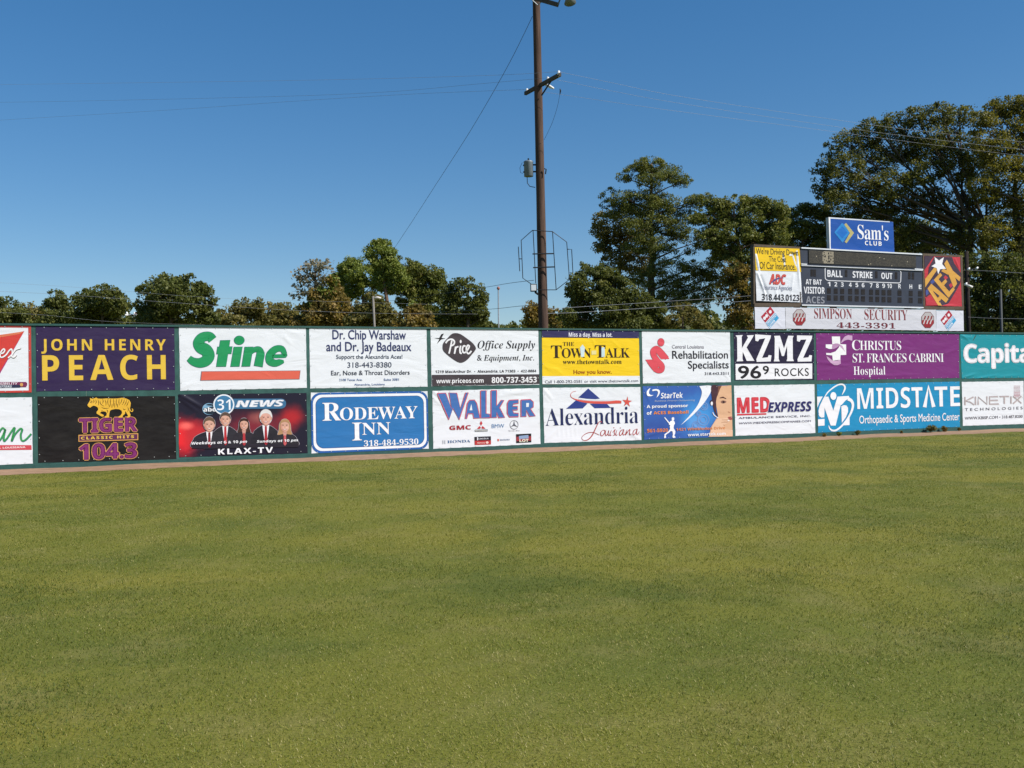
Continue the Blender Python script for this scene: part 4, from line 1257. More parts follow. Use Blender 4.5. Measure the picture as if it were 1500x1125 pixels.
# ================================================================== poles
wood = plain('creosoted_wood', (0.082, 0.052, 0.040), 0.85, 0, 0.55, 14, 0.7, 0.1, (1, 1, .07))
wood_d = plain('grey_crossarm_wood', (0.085, 0.072, 0.060), 0.85, 0, 0.3, 9, 0.4, 0.1)
porc = plain('white_porcelain', (0.80, 0.80, 0.78), 0.2, 0, .04, 10, 0, 0.5)
galv = plain('galvanised_steel', (0.17, 0.20, 0.225), 0.5, 0.2, 0.18, 9)
black = plain('black_iron', (0.018, 0.018, 0.02), 0.5, 0.2)

PD = 38.0
base = at(796, 478, PD); top = at(785.6, 0, PD)
dirv = (top - base) / (top.z - base.z)
foot = base - dirv * base.z
tip = top + dirv * 1.6
pole = empty('utility_pole', foot)
tag(pole, 'tall brown wooden utility pole with crossarm and grey transformer rising behind the wall', 'utility pole')
def W(p):
    return Vector(p) - foot
b = MB(); n = 14
b.tube([W(foot.lerp(tip, i / n)) for i in range(n + 1)], [0.198 - 0.062 * i / n + rnd.uniform(-.003, .003) for i in range(n + 1)], 18)
b.build('pole', wood, pole, True)
zc = at(787.5, 121, PD)
al, ar = at(769.5, 137, PD + 1.0), at(820.5, 109, PD - 1.45)
fr = Vector((0.10, -0.21, 0))
def beam(a, c, w, h):
    d = (c - a).normalized(); sd = d.cross(Vector((0, 0, 1))).normalized(); u = sd.cross(d)
    vs = []
    for p in (a, c):
        for i, j in ((-1, -1), (1, -1), (1, 1), (-1, 1)):
            vs.append(p + sd * w / 2 * i + u * h / 2 * j)
    fs = [(3, 2, 1, 0), (4, 5, 6, 7), (0, 1, 5, 4), (1, 2, 6, 5), (2, 3, 7, 6), (3, 0, 4, 7)]
    return [W(v) for v in vs], fs
mid = (al + ar) / 2
arm = mesh_obj('crossarm', *beam(al, ar, 0.10, 0.13), wood_d, pole)
for px_, py_, dd in ((772, 132.5, PD + .95), (802.5, 115.5, PD - .55), (818.5, 106.5, PD - 1.4)):
    c = at(px_, py_, dd); b = MB()
    b.tube([W(c + Vector((0, 0, z))) for z in (-.16, -.08, -.07, -.01, 0, .05, .08)], [.018, .018, .055, .062, .04, .05, .012], 10)
    b.build('insulator', porc, arm, True)
b = MB(); b.tube([W(at(807, 119, PD - .8)), W(at(793.5, 139.5, PD - .22))], 0.03, 6); b.build('brace', black, pole)
b = MB(); b.tube([W(at(800, 124.5, PD - .35)), W(at(806, 127, PD - .5)), W(at(811, 129.5, PD - .6))], [.05, .06, .03], 8); b.build('cutout', porc, pole, True)
b = MB(); b.tube([W(at(820.3, 130, PD - .9)), W(at(821, 133, PD - .9)), W(at(820.2, 138, PD - .9))], [.015, .03, .015], 6); b.build('fuse_holder', black, pole)
# transformer
tc = at(774.2, 247, PD)
b = MB(); b.tube([W(tc + Vector((0, 0, z))) for z in (-.30, -.29, .22, .25, .29, .31)], [.165, .175, .175, .19, .15, .05], 20)
tank = b.build('transformer', galv, pole, True)
for z in (-.12, .14):
    b = MB(); b.tube([W(tc + Vector((.15, 0, z))), W(tc + Vector((.36, 0, z)))], .03, 6); b.build('bracket', black, tank)
for x_, z_ in ((-.2, .12), (-.2, -.14), (.0, .38)):
    b = MB(); b.tube([W(tc + Vector((x_, -.05, z_))), W(tc + Vector((x_ * .6, -.03, z_ * (.9 if x_ else .78))))], .03, 8); b.build('bushing', black, tank)
b = MB(); b.tube([W(at(x_, y_, PD)) for x_, y_ in ((772, 258), (772.5, 268), (776, 273), (784, 274.5))], .014, 6); b.build('drop_cable', black, pole)
b = MB(); b.tube([W(at(x_, y_, PD)) for x_, y_ in ((765, 238), (761.5, 246), (762.5, 253), (766, 254))], .008, 5); b.build('jumper_wire', black, pole)
b = MB(); b.tube([W(at(x_, y_, PD - .2)) for x_, y_ in ((797, 247), (800, 248), (799, 255))], .025, 5); b.build('pole_step', black, pole)
# octagonal hoop frame
def zp(x, y, d=PD - 0.25):
    return W(at(720 + x / 3.75, 200 + y / 3.75, d))
def wire_part(name, pts, r=0.016):
    b = MB(); b.tube([zp(*p) for p in pts], r, 5); return b.build(name, black, pole)
wire_part('hoop_frame', [(225, 515), (335, 522), (413, 580), (428, 785), (355, 842), (255, 842), (218, 810), (172, 778), (163, 570), (225, 515)])
wire_part('hoop_upright', [(228, 515), (243, 806)]); wire_part('hoop_upright', [(335, 522), (355, 842)])
wire_part('hoop_bracket', [(225, 645), (340, 643)], .025); wire_part('hoop_bracket', [(228, 720), (345, 716)], .025)
wire_part('outrigger', [(147, 605), (155, 740)]); wire_part('outrigger', [(150, 672), (168, 672)])
wire_part('outrigger', [(418, 619), (440, 620), (447, 748), (430, 748)])
fc = at(782, 421.5, PD - .35)
b = MB(); b.box(tuple(W(fc) + Vector((-.13, -.05, -.14))), tuple(W(fc) + Vector((.11, .10, .14)))); fl = b.build('floodlight', black, pole)
b = MB(); k = W(fc); b.prism([(k.x - .10, k.z - .11), (k.x + .085, k.z - .11), (k.x + .085, k.z + .11), (k.x - .10, k.z + .11)], k.y - .065, k.y - .052); b.build('lens', plain('flood_glass', (.75, .77, .78), .12, 0, .05, 8, 0, .6), fl)
b = MB(); b.tube([W(at(784, 428, PD - .3)), W(at(788, 431, PD - .2))], .04, 6); b.build('floodlight_arm', black, pole)
# the lighting arm at the top edge of the picture
b_, c_ = at(772, -6, PD - .4), at(817, 7, PD - 1.3)
mesh_obj('lamp_arm', *beam(b_, c_, 0.13, 0.15), wood_d, pole)
for xa, xb in ((779.5, 787.5), (796, 787.5)):
    b = MB(); b.tube([W(at(xa, 0, PD - .3)), W(at(xb, 7.5, PD - .25))], .022, 5); b.build('arm_strap', galv, pole)
lc = at(834, -1, PD - 1.4)
b = MB(); b.tube([W(lc + Vector((-.25, 0, .35))), W(lc + Vector((-.08, -.05, .12))), W(lc + Vector((0, -.08, -.02))), W(lc + Vector((.02, -.12, -.18)))], [.05, .09, .16, .22], 16); b.build('lamp_head', galv, pole, True)
b = MB(); b.tube([W(c_), W(lc + Vector((-.2, 0, .3)))], .03, 6); b.build('lamp_bracket', galv, pole)

def small_pole(name, label, cat, x0, y0, x1, y1, d, r, mat, group=None):
    """a slim pole whose visible stretch runs from (x0, y0) down to (x1, y1)"""
    tp, bt = at(x0, y0, d), at(x1, y1, d)
    k = (tp - bt) / (tp.z - bt.z); ft = bt - k * bt.z
    e = empty(name, ft); tag(e, label, cat, group)
    b = MB(); b.tube([(0, 0, 0), tuple((tp - ft) * .5), tuple(tp - ft)], [r * 1.2, r * 1.1, r], 10); b.build('pole', mat, e, True)
    return e, ft
pale_wood = plain('pale_pole_wood', (0.17, 0.155, 0.135), .8, 0, .2, 6)
e, ft = small_pole('lamp_pole', 'pale thin lamp pole in front of the pine clump', 'pole', 546.5, 434, 548.5, 478, 70, .075, pale_wood)
lp = at(552, 437, 70) - ft
b = MB(); b.tube([lp + Vector((-.25, 0, .02)), lp + Vector((.05, 0, .05)), lp + Vector((.3, 0, 0))], [.05, .1, .06], 8); b.build('lamp_head', plain('lamp_grey', (.55, .5, .46), .5), e, True)
e, ft = small_pole('mast', 'slender bare mast standing between the clump and the utility pole', 'mast', 730, 424, 730.5, 479, 75, .05, galv)
lp = at(730, 422, 75) - ft
b = MB(); b.tube([lp + Vector((0, 0, -.15)), lp + Vector((0, 0, 0)), lp + Vector((0, 0, .12))], [.05, .13, .04], 8); b.build('finial', plain('finial_red', (.3, .12, .1), .5), e, True)
e, ft = small_pole('crossarm_pole', 'far wooden pole with a pale crossarm among the left trees', 'utility pole', 200, 457, 201, 476, 95, .13, plain('red_pole_wood', (.20, .10, .07), .8, 0, .2, 6))
a0, a1 = at(183, 461.5, 94) - ft, at(221, 461, 96) - ft
b = MB(); b.tube([a0, a1], .09, 6); b.build('crossarm', plain('pale_crossarm', (.55, .55, .56), .6), e)
for xx in (186, 197, 217):
    p0 = at(xx, 459.2, 95) - ft; b = MB(); b.tube([p0 - Vector((0, 0, .15)), p0, p0 + Vector((0, 0, .15))], [.06, .11, .05], 8); b.build('insulator', porc, e, True)
for xs in (192, 210):
    b = MB(); b.tube([at(xs, 461.5, 95) - ft, at(200.3, 468, 95) - ft], .04, 5); b.build('brace', galv, e)
e, ft = small_pole('service_pole', 'dark brown service pole close to the right edge of the scoreboard', 'utility pole', 1415.5, 368, 1419, 486, 44.5, .085, plain('shaded_pole_wood', (0.030, 0.024, 0.022), .9, 0, .4, 7, .4, .05))  # wood colour darkened to stand in for the shade of the trees
for (xx, yy) in ((1419, 394), (1431, 393), (1415, 416)):
    p0 = at(xx, yy, 44.3) - ft; b = MB(); b.tube([p0 - Vector((0.06, 0, .06)), p0, p0 + Vector((.05, 0, .06))], [.02, .055, .02], 8); b.build('insulator', porc, e, True)
b = MB(); b.tube([at(1410, 396.5, 44.3) - ft, at(1434, 393, 44.3) - ft], .015, 5); b.build('bracket', black, e)
b = MB(); p0 = at(1419.5, 419, 44.2) - ft; p1 = at(1424, 421, 44.2) - ft; b.tube([at(1412, 416, 44.3) - ft, p0, p1], [.02, .06, .07], 10); b.build('lamp', plain('lamp_pale', (.6, .58, .54), .4), e, True)
small_pole('grey_pole', 'grey thin pole in the shade of the right hand trees', 'pole', 1465.5, 424, 1467, 486, 47, .06, plain('grey_metal', (.045, .05, .055), .7))

# ================================================================== wires
wire_pale = plain('pale_wire', (0.28, 0.29, 0.32), 0.8, 0.0, 0, 8, 0, 0.05)
wire_dark = plain('dark_wire', (0.03, 0.03, 0.035), 0.6)
def wire(label, pts, mat, r, name='power_line', sides=5):
    """pts: (px, py, depth); a smooth hanging run through them"""
    P = [at(*p) for p in pts]
    out = []
    for i in range(len(P) - 1):
        p0, p1, p2, p3 = P[max(i - 1, 0)], P[i], P[i + 1], P[min(i + 2, len(P) - 1)]
        for j in range(8):
            t = j / 8
            out.append(0.5 * (2 * p1 + (p2 - p0) * t + (2 * p0 - 5 * p1 + 4 * p2 - p3) * t * t + (3 * p1 - p0 - 3 * p2 + p3) * t ** 3))
    out.append(P[-1])
    o0 = out[0]
    b = MB(); b.tube([p - o0 for p in out], r, sides)
    o = b.build(name, mat); o.location = o0
    return tag(o, label, 'wire')
PR = 0.0046
wire('pale power line from the left insulator of the crossarm towards the left', [(772, 131, 38.9), (600, 138, 43), (420, 149, 48), (250, 161, 54), (0, 176, 62), (-120, 184, 66)], wire_pale, PR)
wire('pale power line from the middle insulator towards the left', [(802, 114, 37.4), (700, 123, 40), (560, 135, 44), (380, 142, 49), (60, 149, 60), (-120, 151, 66)], wire_pale, PR)
wire('topmost pale power line from the end insulator towards the left', [(818, 105, 36.6), (700, 111, 39.5), (420, 118, 47), (0, 124, 61), (-120, 126, 66)], wire_pale, PR)
wire('topmost pale power line from the end insulator towards the right trees', [(818, 105, 36.6), (900, 122, 37), (1000, 142, 38), (1200, 172, 41), (1350, 192, 44), (1560, 214, 48)], wire_pale, PR)
wire('pale power line from the middle insulator towards the right trees', [(802, 114, 37.4), (900, 134, 37.8), (1000, 152, 38.5), (1200, 182, 41.5), (1350, 202, 44), (1560, 226, 48)], wire_pale, PR)
wire('lowest pale power line from the left insulator towards the right trees', [(772, 131, 38.9), (900, 150, 38.6), (1000, 164, 39), (1200, 190, 42), (1350, 210, 44.5), (1560, 236, 48)], wire_pale, PR)
wire('dark guy wire slanting from the pole top down behind the pine clump', [(780, 24, 38), (742, 100, 42), (690, 190, 48), (640, 268, 55), (600, 330, 63), (570, 375, 70)], wire_dark, .010, 'guy_wire')
wire('loose dark wire end hanging right of the pole below the crossarm', [(820, 138, 37), (816, 158, 37.2), (808, 182, 37.5), (797, 205, 37.8)], wire_dark, .006, 'loose_wire')
wire('dark cable from the floodlight on the pole towards the left', [(782, 410.5, 37.7), (745, 415, 45), (700, 422.5, 54), (600, 437, 72), (480, 452, 92)], wire_dark, .010, 'service_cable')
wire('dark cable meeting the pole just above the wall', [(790, 447, 37.8), (760, 448.5, 44), (716, 453, 52), (640, 457, 66), (560, 459, 80)], wire_dark, .010, 'service_cable')
wire('pale line crossing low in front of the left tree row', [(-60, 424, 60), (100, 432, 60), (250, 443, 60), (420, 454, 60), (560, 459, 60), (700, 460, 60)], wire_pale, .0065)
wire('faint high line above the left tree row', [(-60, 411, 70), (100, 420, 70), (310, 436, 70), (500, 442, 70), (640, 446, 70)], wire_pale, .0055)
wire('lowest line dipping over the left end of the wall', [(-60, 455, 62), (60, 461, 62), (160, 471, 62), (300, 476, 62)], wire_pale, .006)
wire('upper pale cable in front of the broken crowned pine', [(797, 453, 38), (850, 449.5, 40), (960, 442.5, 42), (1060, 436, 44), (1130, 431, 45)], wire_pale, .0055, 'service_cable')
wire('lower pale cable in front of the broken crowned pine', [(797, 459, 38), (850, 457.5, 40), (960, 450.5, 42), (1060, 443.5, 44), (1130, 438, 45)], wire_pale, .0065, 'service_cable')
wire('pale cable leaving the service pole beside the star banner', [(1418, 396, 44.4), (1450, 397, 44.4), (1500, 400, 44.4), (1580, 402, 44.4)], wire_pale, .0055, 'service_cable')
wire('low pale cable right of the service pole just above the wall', [(1418, 464.5, 44.4), (1450, 466, 44.4), (1500, 467, 44.4), (1580, 468, 44.4)], wire_pale, .0055, 'service_cable')

# ================================================================== trees
bark = plain('bark', (0.085, 0.068, 0.052), 0.9, 0, 0.4, 5, 0.5, 0.05)
bark_pine = plain('pine_bark', (0.13, 0.085, 0.06), 0.9, 0, 0.4, 5, 0.5, 0.05)
def leaf_mat(name, cols, trans=0.34):
    """foliage: each leaf clump carries its own tint; some light comes through"""
    m = bpy.data.materials.new(name)
    m.use_nodes = True
    nt = m.node_tree
    L = nt.links
    b = nt.nodes['Principled BSDF']
    out = nt.nodes['Material Output']
    at_ = nd(nt, 'ShaderNodeAttribute', attribute_name='tint')
    ramp = nd(nt, 'ShaderNodeValToRGB')
    el = ramp.color_ramp.elements
    while len(el) < len(cols):
        el.new(0.5)
    for i, c in enumerate(cols):
        el[i].position = i / (len(cols) - 1)
        el[i].color = (*c, 1)
    L.new(at_.outputs['Fac'], ramp.inputs[0])
    L.new(ramp.outputs[0], b.inputs['Base Color'])
    b.inputs['Roughness'].default_value = 0.55
    b.inputs['Specular IOR Level'].default_value = 0.25
    tr = nd(nt, 'ShaderNodeBsdfTranslucent')
    hs = nd(nt, 'ShaderNodeHueSaturation', Value=1.5, Saturation=1.1)
    L.new(ramp.outputs[0], hs.inputs['Color'])
    L.new(hs.outputs[0], tr.inputs['Color'])
    mx = nd(nt, 'ShaderNodeMixShader')
    mx.inputs[0].default_value = trans
    L.new(b.outputs[0], mx.inputs[1])
    L.new(tr.outputs[0], mx.inputs[2])
    L.new(mx.outputs[0], out.inputs['Surface'])
    return m
LM = {
    'dark': leaf_mat('dark_leaves', [(0.042, 0.053, 0.014), (0.087, 0.101, 0.024), (0.151, 0.158, 0.040), (0.224, 0.208, 0.061)]),
    'oak': leaf_mat('autumn_oak_leaves', [(0.035, 0.046, 0.012), (0.082, 0.091, 0.021), (0.163, 0.154, 0.033), (0.242, 0.211, 0.048)]),
    'gold': leaf_mat('golden_oak_leaves', [(0.050, 0.057, 0.014), (0.118, 0.116, 0.022), (0.219, 0.188, 0.037), (0.292, 0.235, 0.050)]),
    'pine': leaf_mat('pine_needles', [(0.049, 0.065, 0.015), (0.108, 0.127, 0.026), (0.198, 0.195, 0.044), (0.307, 0.269, 0.077)], .28),
    'brightpine': leaf_mat('fresh_pine_needles', [(0.067, 0.094, 0.018), (0.140, 0.178, 0.031), (0.226, 0.246, 0.050), (0.293, 0.282, 0.077)], .28),
    'rust': leaf_mat('rusty_foliage', [(0.075, 0.063, 0.019), (0.155, 0.121, 0.029), (0.250, 0.167, 0.042), (0.300, 0.194, 0.058)]),
    'olive': leaf_mat('olive_brown_foliage', [(0.067, 0.070, 0.020), (0.140, 0.130, 0.035), (0.220, 0.180, 0.055), (0.305, 0.240, 0.083)]),
    'grey': leaf_mat('thin_grey_foliage', [(0.110, 0.114, 0.083), (0.195, 0.186, 0.127), (0.281, 0.240, 0.160), (0.317, 0.240, 0.143)]),
}
def leaf_cloud(name, blobs, mat, size, lai, parent, origin, clump=0.34, flat=0.75, seed=0, hollow=0.55, needle=False):
    """small leaf faces in clumps through the crown's volume; blobs: (centre, (rx, ry, rz))"""
    g = np.random.default_rng(seed)
    allp, alls, allt = [], [], []
    # a random field of sine waves: where it is low the crown has gaps, where it is high a dense clump
    wv = g.normal(size=(10, 3)); wv /= np.linalg.norm(wv, axis=1)[:, None]
    wv *= (2 * math.pi / (size * g.uniform(5.0, 15.0, 10)))[:, None]
    wv[:, 2] *= 1.35
    ph = g.uniform(0, 6.28, 10)
    def field(q):
        return np.sin(q @ wv.T + ph).sum(1) / 3.2
    for c, r in blobs:
        r = np.array(r)
        rm = float(np.mean(r))
        area = math.pi * rm * rm * lai * 2.9
        nt_ = int(area / (size * size * (0.22 if needle else 0.36)))
        # leaves through the volume
        nf = int(nt_ * 1.3)
        d = g.normal(size=(nf, 3)); d /= np.linalg.norm(d, axis=1)[:, None]
        q = np.array(c) + d * (g.random(nf) ** 0.45)[:, None] * r * 1.06
        fv = field(q)
        k = fv > -0.15 + g.normal(0, .22, nf)
        allp.append(q[k]); alls.append(size * g.uniform(0.55, 1.3, k.sum()))
        allt.append(np.clip(0.36 + 0.13 * fv[k] + g.normal(0, 0.14, k.sum()), 0, 1))
        # clumps that break the outline
        ncl = max(8, int(12 * (0.34 / clump) ** 2))
        d = g.normal(size=(ncl, 3)); d /= np.linalg.norm(d, axis=1)[:, None]
        cc = np.array(c) + d * (0.75 + 0.4 * g.random(ncl))[:, None] * r
        per = max(8, int(nt_ * 0.42 / ncl))
        for q in cc:
            n = int(per * g.uniform(0.4, 1.6))
            cr_ = rm * clump * g.uniform(0.6, 1.3)
            v = g.normal(size=(n, 3)) * 0.5
            ln = np.linalg.norm(v, axis=1)
            v *= np.minimum(1, 1.15 / np.maximum(ln, 1e-6))[:, None]
            v[:, 2] *= flat
            allp.append(q + v * cr_)
            alls.append(size * g.uniform(0.55, 1.3, n))
            allt.append(np.clip(g.normal(0.44, 0.14) + g.normal(0, 0.14, n), 0, 1))
    p = np.concatenate(allp); sz = np.concatenate(alls); tn = np.concatenate(allt)
    n = len(p)
    a = g.normal(size=(n, 3)); a /= np.linalg.norm(a, axis=1)[:, None]
    nb = g.normal(size=(n, 3)) + np.array([0, 0, 0.5])
    b_ = np.cross(a, nb); b_ /= np.maximum(np.linalg.norm(b_, axis=1), 1e-6)[:, None]
    w = 0.22 if needle else 0.36
    V = np.empty((n, 4, 3))
    V[:, 0] = p - a * sz[:, None] * .5
    V[:, 1] = p + b_ * sz[:, None] * w
    V[:, 2] = p + a * sz[:, None] * .5
    V[:, 3] = p - b_ * sz[:, None] * w
    V -= np.array(origin)
    me = bpy.data.meshes.new(name)
    me.vertices.add(n * 4); me.vertices.foreach_set('co', V.reshape(-1))
    me.loops.add(n * 4); me.loops.foreach_set('vertex_index', np.arange(n * 4))
    me.polygons.add(n); me.polygons.foreach_set('loop_start', np.arange(n) * 4)
    at_ = me.attributes.new('tint', 'FLOAT', 'FACE'); at_.data.foreach_set('value', tn)
    me.update(calc_edges=True); me.materials.append(mat)
    o = bpy.data.objects.new(name, me); C.objects.link(o); o.parent = parent
    return o

TREES = 0
def tree(name, label, depth, trunk_px, blobs, mat, size, lai, group=None, r0=0.25, clump=0.34, flat=0.75, bk=None, hollow=0.55, twigs=5, needle=False, extra=None, cat='tree', stems=1, gnarl=0.05):
    """blobs: (px, py, rx_px, ry_px[, depth shift]) measured in the photo; trunk_px: (x at wall top, x at crown, y where it ends)"""
    global TREES
    TREES += 1
    g = random.Random(TREES * 13 + 5)
    mpp = depth / F_PX
    bs = []
    for q in blobs:
        dz = q[4] if len(q) > 4 else g.uniform(-.8, .8) * q[2] * mpp
        c = at(q[0], q[1], depth + dz)
        bs.append((c, (q[2] * 1.14 * mpp, (q[2] + q[3]) * .5 * mpp, q[3] * 1.12 * mpp)))
    b0, t0 = at(trunk_px[0], 480, depth), at(trunk_px[1], trunk_px[2], depth)
    k = (t0 - b0) / max(t0.z - b0.z, .1)
    ft = b0 - k * b0.z
    e = empty(name, ft); tag(e, label, cat, group)
    tb, lb = MB(), MB()
    for st in range(stems):
        off = Vector((g.uniform(-.5, .5), g.uniform(-.5, .5), 0)) * (0 if st == 0 else 3.0)
        n = 9
        line = []
        for i in range(n + 1):
            f = i / n
            w = Vector((g.uniform(-1, 1), g.uniform(-1, 1), 0)) * gnarl * (t0.z) * .12 * math.sin(f * 3)
            line.append((t0 - ft) * f + w + off * f)
        tb.tube(line, [r0 * (1.15 - .95 * i / n) for i in range(n + 1)], 9)
        for j, (c, r) in enumerate(bs):
            if stems > 1 and j % stems != st:
                continue
            cl = c - ft
            hz = max(0.12, min(0.97, (cl.z - r[2] * .7 - 0.25 * math.hypot(cl.x, cl.y)) / max(line[-1].z, .1)))
            fi = hz * n; i0 = min(int(fi), n - 1)
            s0 = line[i0].lerp(line[i0 + 1], fi - i0)
            md = s0.lerp(cl, .5) + Vector((g.uniform(-.2, .2), g.uniform(-.2, .2), g.uniform(.0, .35))) * r[0] * .6
            rr = r0 * .27 * (1.1 - hz * .6)
            lb.tube([s0, s0.lerp(md, .5), md, md.lerp(cl, .6), cl], [rr, rr * .8, rr * .6, rr * .45, rr * .3], 6, cap=False)
            for q in range(twigs):
                dv = Vector((g.gauss(0, 1), g.gauss(0, 1), g.gauss(0.3, 1))).normalized()
                en = cl + Vector((dv.x * r[0], dv.y * r[1], dv.z * r[2])) * g.uniform(.7, 1.0)
                st_ = md.lerp(cl, g.uniform(.1, 1))
                lb.tube([st_, st_.lerp(en, .5) + Vector((0, 0, g.uniform(-.05, .12))) * r[2], en], [rr * .3, rr * .2, rr * .07], 4, cap=False)
    tb.build('trunk', bk or bark, e, True)
    if lb.f:
        lb.build('branches', bk or bark, e, True)
    leaf_cloud('crown', [(tuple(c), r) for c, r in bs], LM[mat], size, lai, e, tuple(ft), clump, flat, TREES, hollow, needle)
    if extra:
        eb = [(tuple(at(q[0], q[1], depth + (q[4] if len(q) > 4 else 0))), (q[2] * mpp, q[2] * mpp, q[3] * mpp)) for q in extra[0]]
        leaf_cloud('crown', eb, LM[extra[1]], size, extra[2], e, tuple(ft), clump, flat, TREES + 500, hollow, needle)
    return e

GL = 'trees in the low row beyond the left part of the wall'
tree('broadleaf_tree', 'low dark tree at the left picture edge above the red wedge banner', 105, (8, 8, 448), [(-14, 456, 22, 22), (10, 452, 18, 16), (4, 468, 24, 14), (30, 466, 14, 12)], 'dark', .27, 2.6, GL)
tree('broadleaf_tree', 'low pale green tree second from the left edge of the tree row', 112, (44, 44, 452), [(40, 457, 14, 14), (55, 463, 13, 12), (30, 470, 14, 10), (62, 472, 12, 9)], 'olive', .27, 2.4, GL)
tree('broadleaf_tree', 'narrow upright dark tree left of the rounded tree in the left row', 100, (82, 82, 440), [(83, 440, 12, 13), (74, 455, 14, 14), (92, 455, 12, 14), (80, 470, 24, 13)], 'dark', .26, 2.6, GL)
tree('broadleaf_tree', 'rounded dark green tree behind the purple banner in the left row', 98, (150, 150, 432), [(152, 433, 22, 15), (125, 442, 20, 15), (172, 446, 16, 16), (140, 456, 28, 17), (176, 465, 16, 12), (112, 462, 16, 15), (150, 472, 36, 10)], 'dark', .27, 2.4, GL, r0=.3)
tree('broadleaf_tree', 'largest spreading dark tree of the left row with a side branch to the right', 92, (250, 250, 425), [(252, 417, 22, 14), (228, 426, 22, 16), (274, 414, 14, 12), (262, 438, 34, 18), (222, 446, 20, 18), (297, 428, 14, 13), (308, 440, 9, 8), (285, 452, 24, 14), (240, 462, 36, 14), (298, 467, 22, 10), (215, 468, 20, 12)], 'dark', .26, 2.6, GL, r0=.4)
tree('broadleaf_tree', 'low brownish tree right of the largest tree in the left row', 110, (345, 345, 455), [(328, 466, 16, 12), (355, 458, 18, 14), (376, 452, 14, 12), (385, 464, 16, 13), (350, 472, 26, 9)], 'olive', .27, 2.4, GL)
tree('broadleaf_tree', 'low olive tree with thin top left of the grey sparse tree', 112, (412, 412, 455), [(405, 460, 16, 14), (420, 455, 14, 13), (428, 466, 16, 12), (402, 472, 18, 8)], 'olive', .27, 2.2, GL)
tree('broadleaf_tree', 'small dark bush low between the rounded tree and the largest tree of the row', 130, (196, 196, 462), [(192, 468, 10, 9), (204, 470, 10, 8)], 'dark', .26, 1.8, GL)

GP = 'trees in the clump left of the utility pole'
tree('broadleaf_tree', 'tall sparse grey tree with see-through crown at the left of the pine clump', 90, (463, 462, 395), [(464, 392, 18, 13), (446, 403, 17, 13), (480, 404, 13, 13), (455, 418, 22, 14), (438, 428, 13, 11), (474, 422, 16, 12)], 'grey', .30, 0.75, GP, r0=.3, twigs=12, hollow=.2)
tree('conical_tree', 'bushy olive brown conical tree in front of the grey sparse tree', 78, (478, 484, 410), [(487, 415, 9, 13), (484, 432, 17, 14), (466, 440, 16, 15), (498, 445, 14, 15), (455, 456, 18, 16), (480, 460, 24, 18), (506, 464, 18, 16), (448, 470, 20, 12)], 'rust', .24, 3.2, GP, flat=1.0, extra=([(488, 412, 9, 12), (482, 432, 15, 12), (462, 445, 13, 10), (497, 455, 14, 12)], 'brightpine', 1.4))
tree('pine_tree', 'broad bright green pine left of the tallest pine in the clump', 88, (532, 530, 385), [(520, 390, 18, 11), (540, 388, 15, 11), (504, 400, 14, 12), (532, 404, 24, 12), (553, 402, 12, 12), (512, 416, 22, 11), (545, 418, 16, 10), (505, 431, 14, 11), (526, 430, 12, 8)], 'brightpine', .22, 2.6, GP, bk=bark_pine, r0=.3, flat=.7, needle=True)
tree('pine_tree', 'tallest pine of the clump with a rounded knob of needles on top', 84, (570, 558, 362), [(551, 362, 11, 10), (563, 360, 10, 9), (558, 373, 18, 12), (573, 376, 9, 12), (565, 388, 18, 10), (578, 398, 14, 12), (562, 406, 16, 11), (585, 412, 16, 12), (572, 420, 18, 10)], 'brightpine', .22, 2.8, GP, bk=bark_pine, r0=.32, flat=.75, needle=True)
tree('pine_tree', 'dark dense pine right of the tallest pine in the clump', 86, (618, 612, 392), [(590, 387, 14, 9), (604, 393, 16, 10), (622, 398, 18, 11), (640, 408, 13, 12), (600, 410, 20, 14), (625, 416, 22, 15), (645, 424, 11, 14), (608, 432, 22, 14), (636, 440, 18, 15), (592, 440, 10, 12), (620, 455, 20, 14)], 'pine', .22, 3.2, GP, bk=bark_pine, r0=.32, needle=True)
tree('broadleaf_tree', 'dark round oak at the right end of the pine clump', 80, (685, 686, 425), [(672, 420, 16, 12), (690, 418, 14, 10), (660, 434, 16, 14), (684, 436, 20, 15), (704, 430, 10, 14), (670, 454, 22, 16), (698, 452, 14, 15), (708, 464, 9, 10), (690, 470, 22, 11), (655, 468, 18, 12)], 'dark', .22, 2.4, GP, r0=.32)
tree('conical_tree', 'low orange rust tree in front of the dark pine', 74, (610, 610, 450), [(608, 455, 10, 9), (598, 466, 16, 12), (618, 466, 16, 12), (606, 476, 28, 10)], 'rust', .22, 3.2, GP, flat=1.0, r0=.15, extra=([(608, 450, 9, 7)], 'brightpine', 1.6))
tree('conical_tree', 'low yellowish green tree behind the pale lamp pole', 76, (540, 545, 440), [(545, 440, 11, 11), (535, 452, 14, 12), (558, 454, 14, 12), (545, 468, 26, 12), (572, 468, 14, 12), (522, 470, 14, 12)], 'olive', .22, 3.2, GP, flat=1.0, r0=.15, extra=([(550, 444, 12, 9)], 'brightpine', 1.2))
tree('broadleaf_tree', 'small brown autumn tree showing on both sides of the utility pole foot', 85, (795, 792, 450), [(778, 456, 10, 12), (792, 452, 9, 10), (808, 462, 12, 12), (785, 470, 18, 10), (812, 474, 12, 8)], 'rust', .26, 1.6, None, r0=.15, twigs=8)

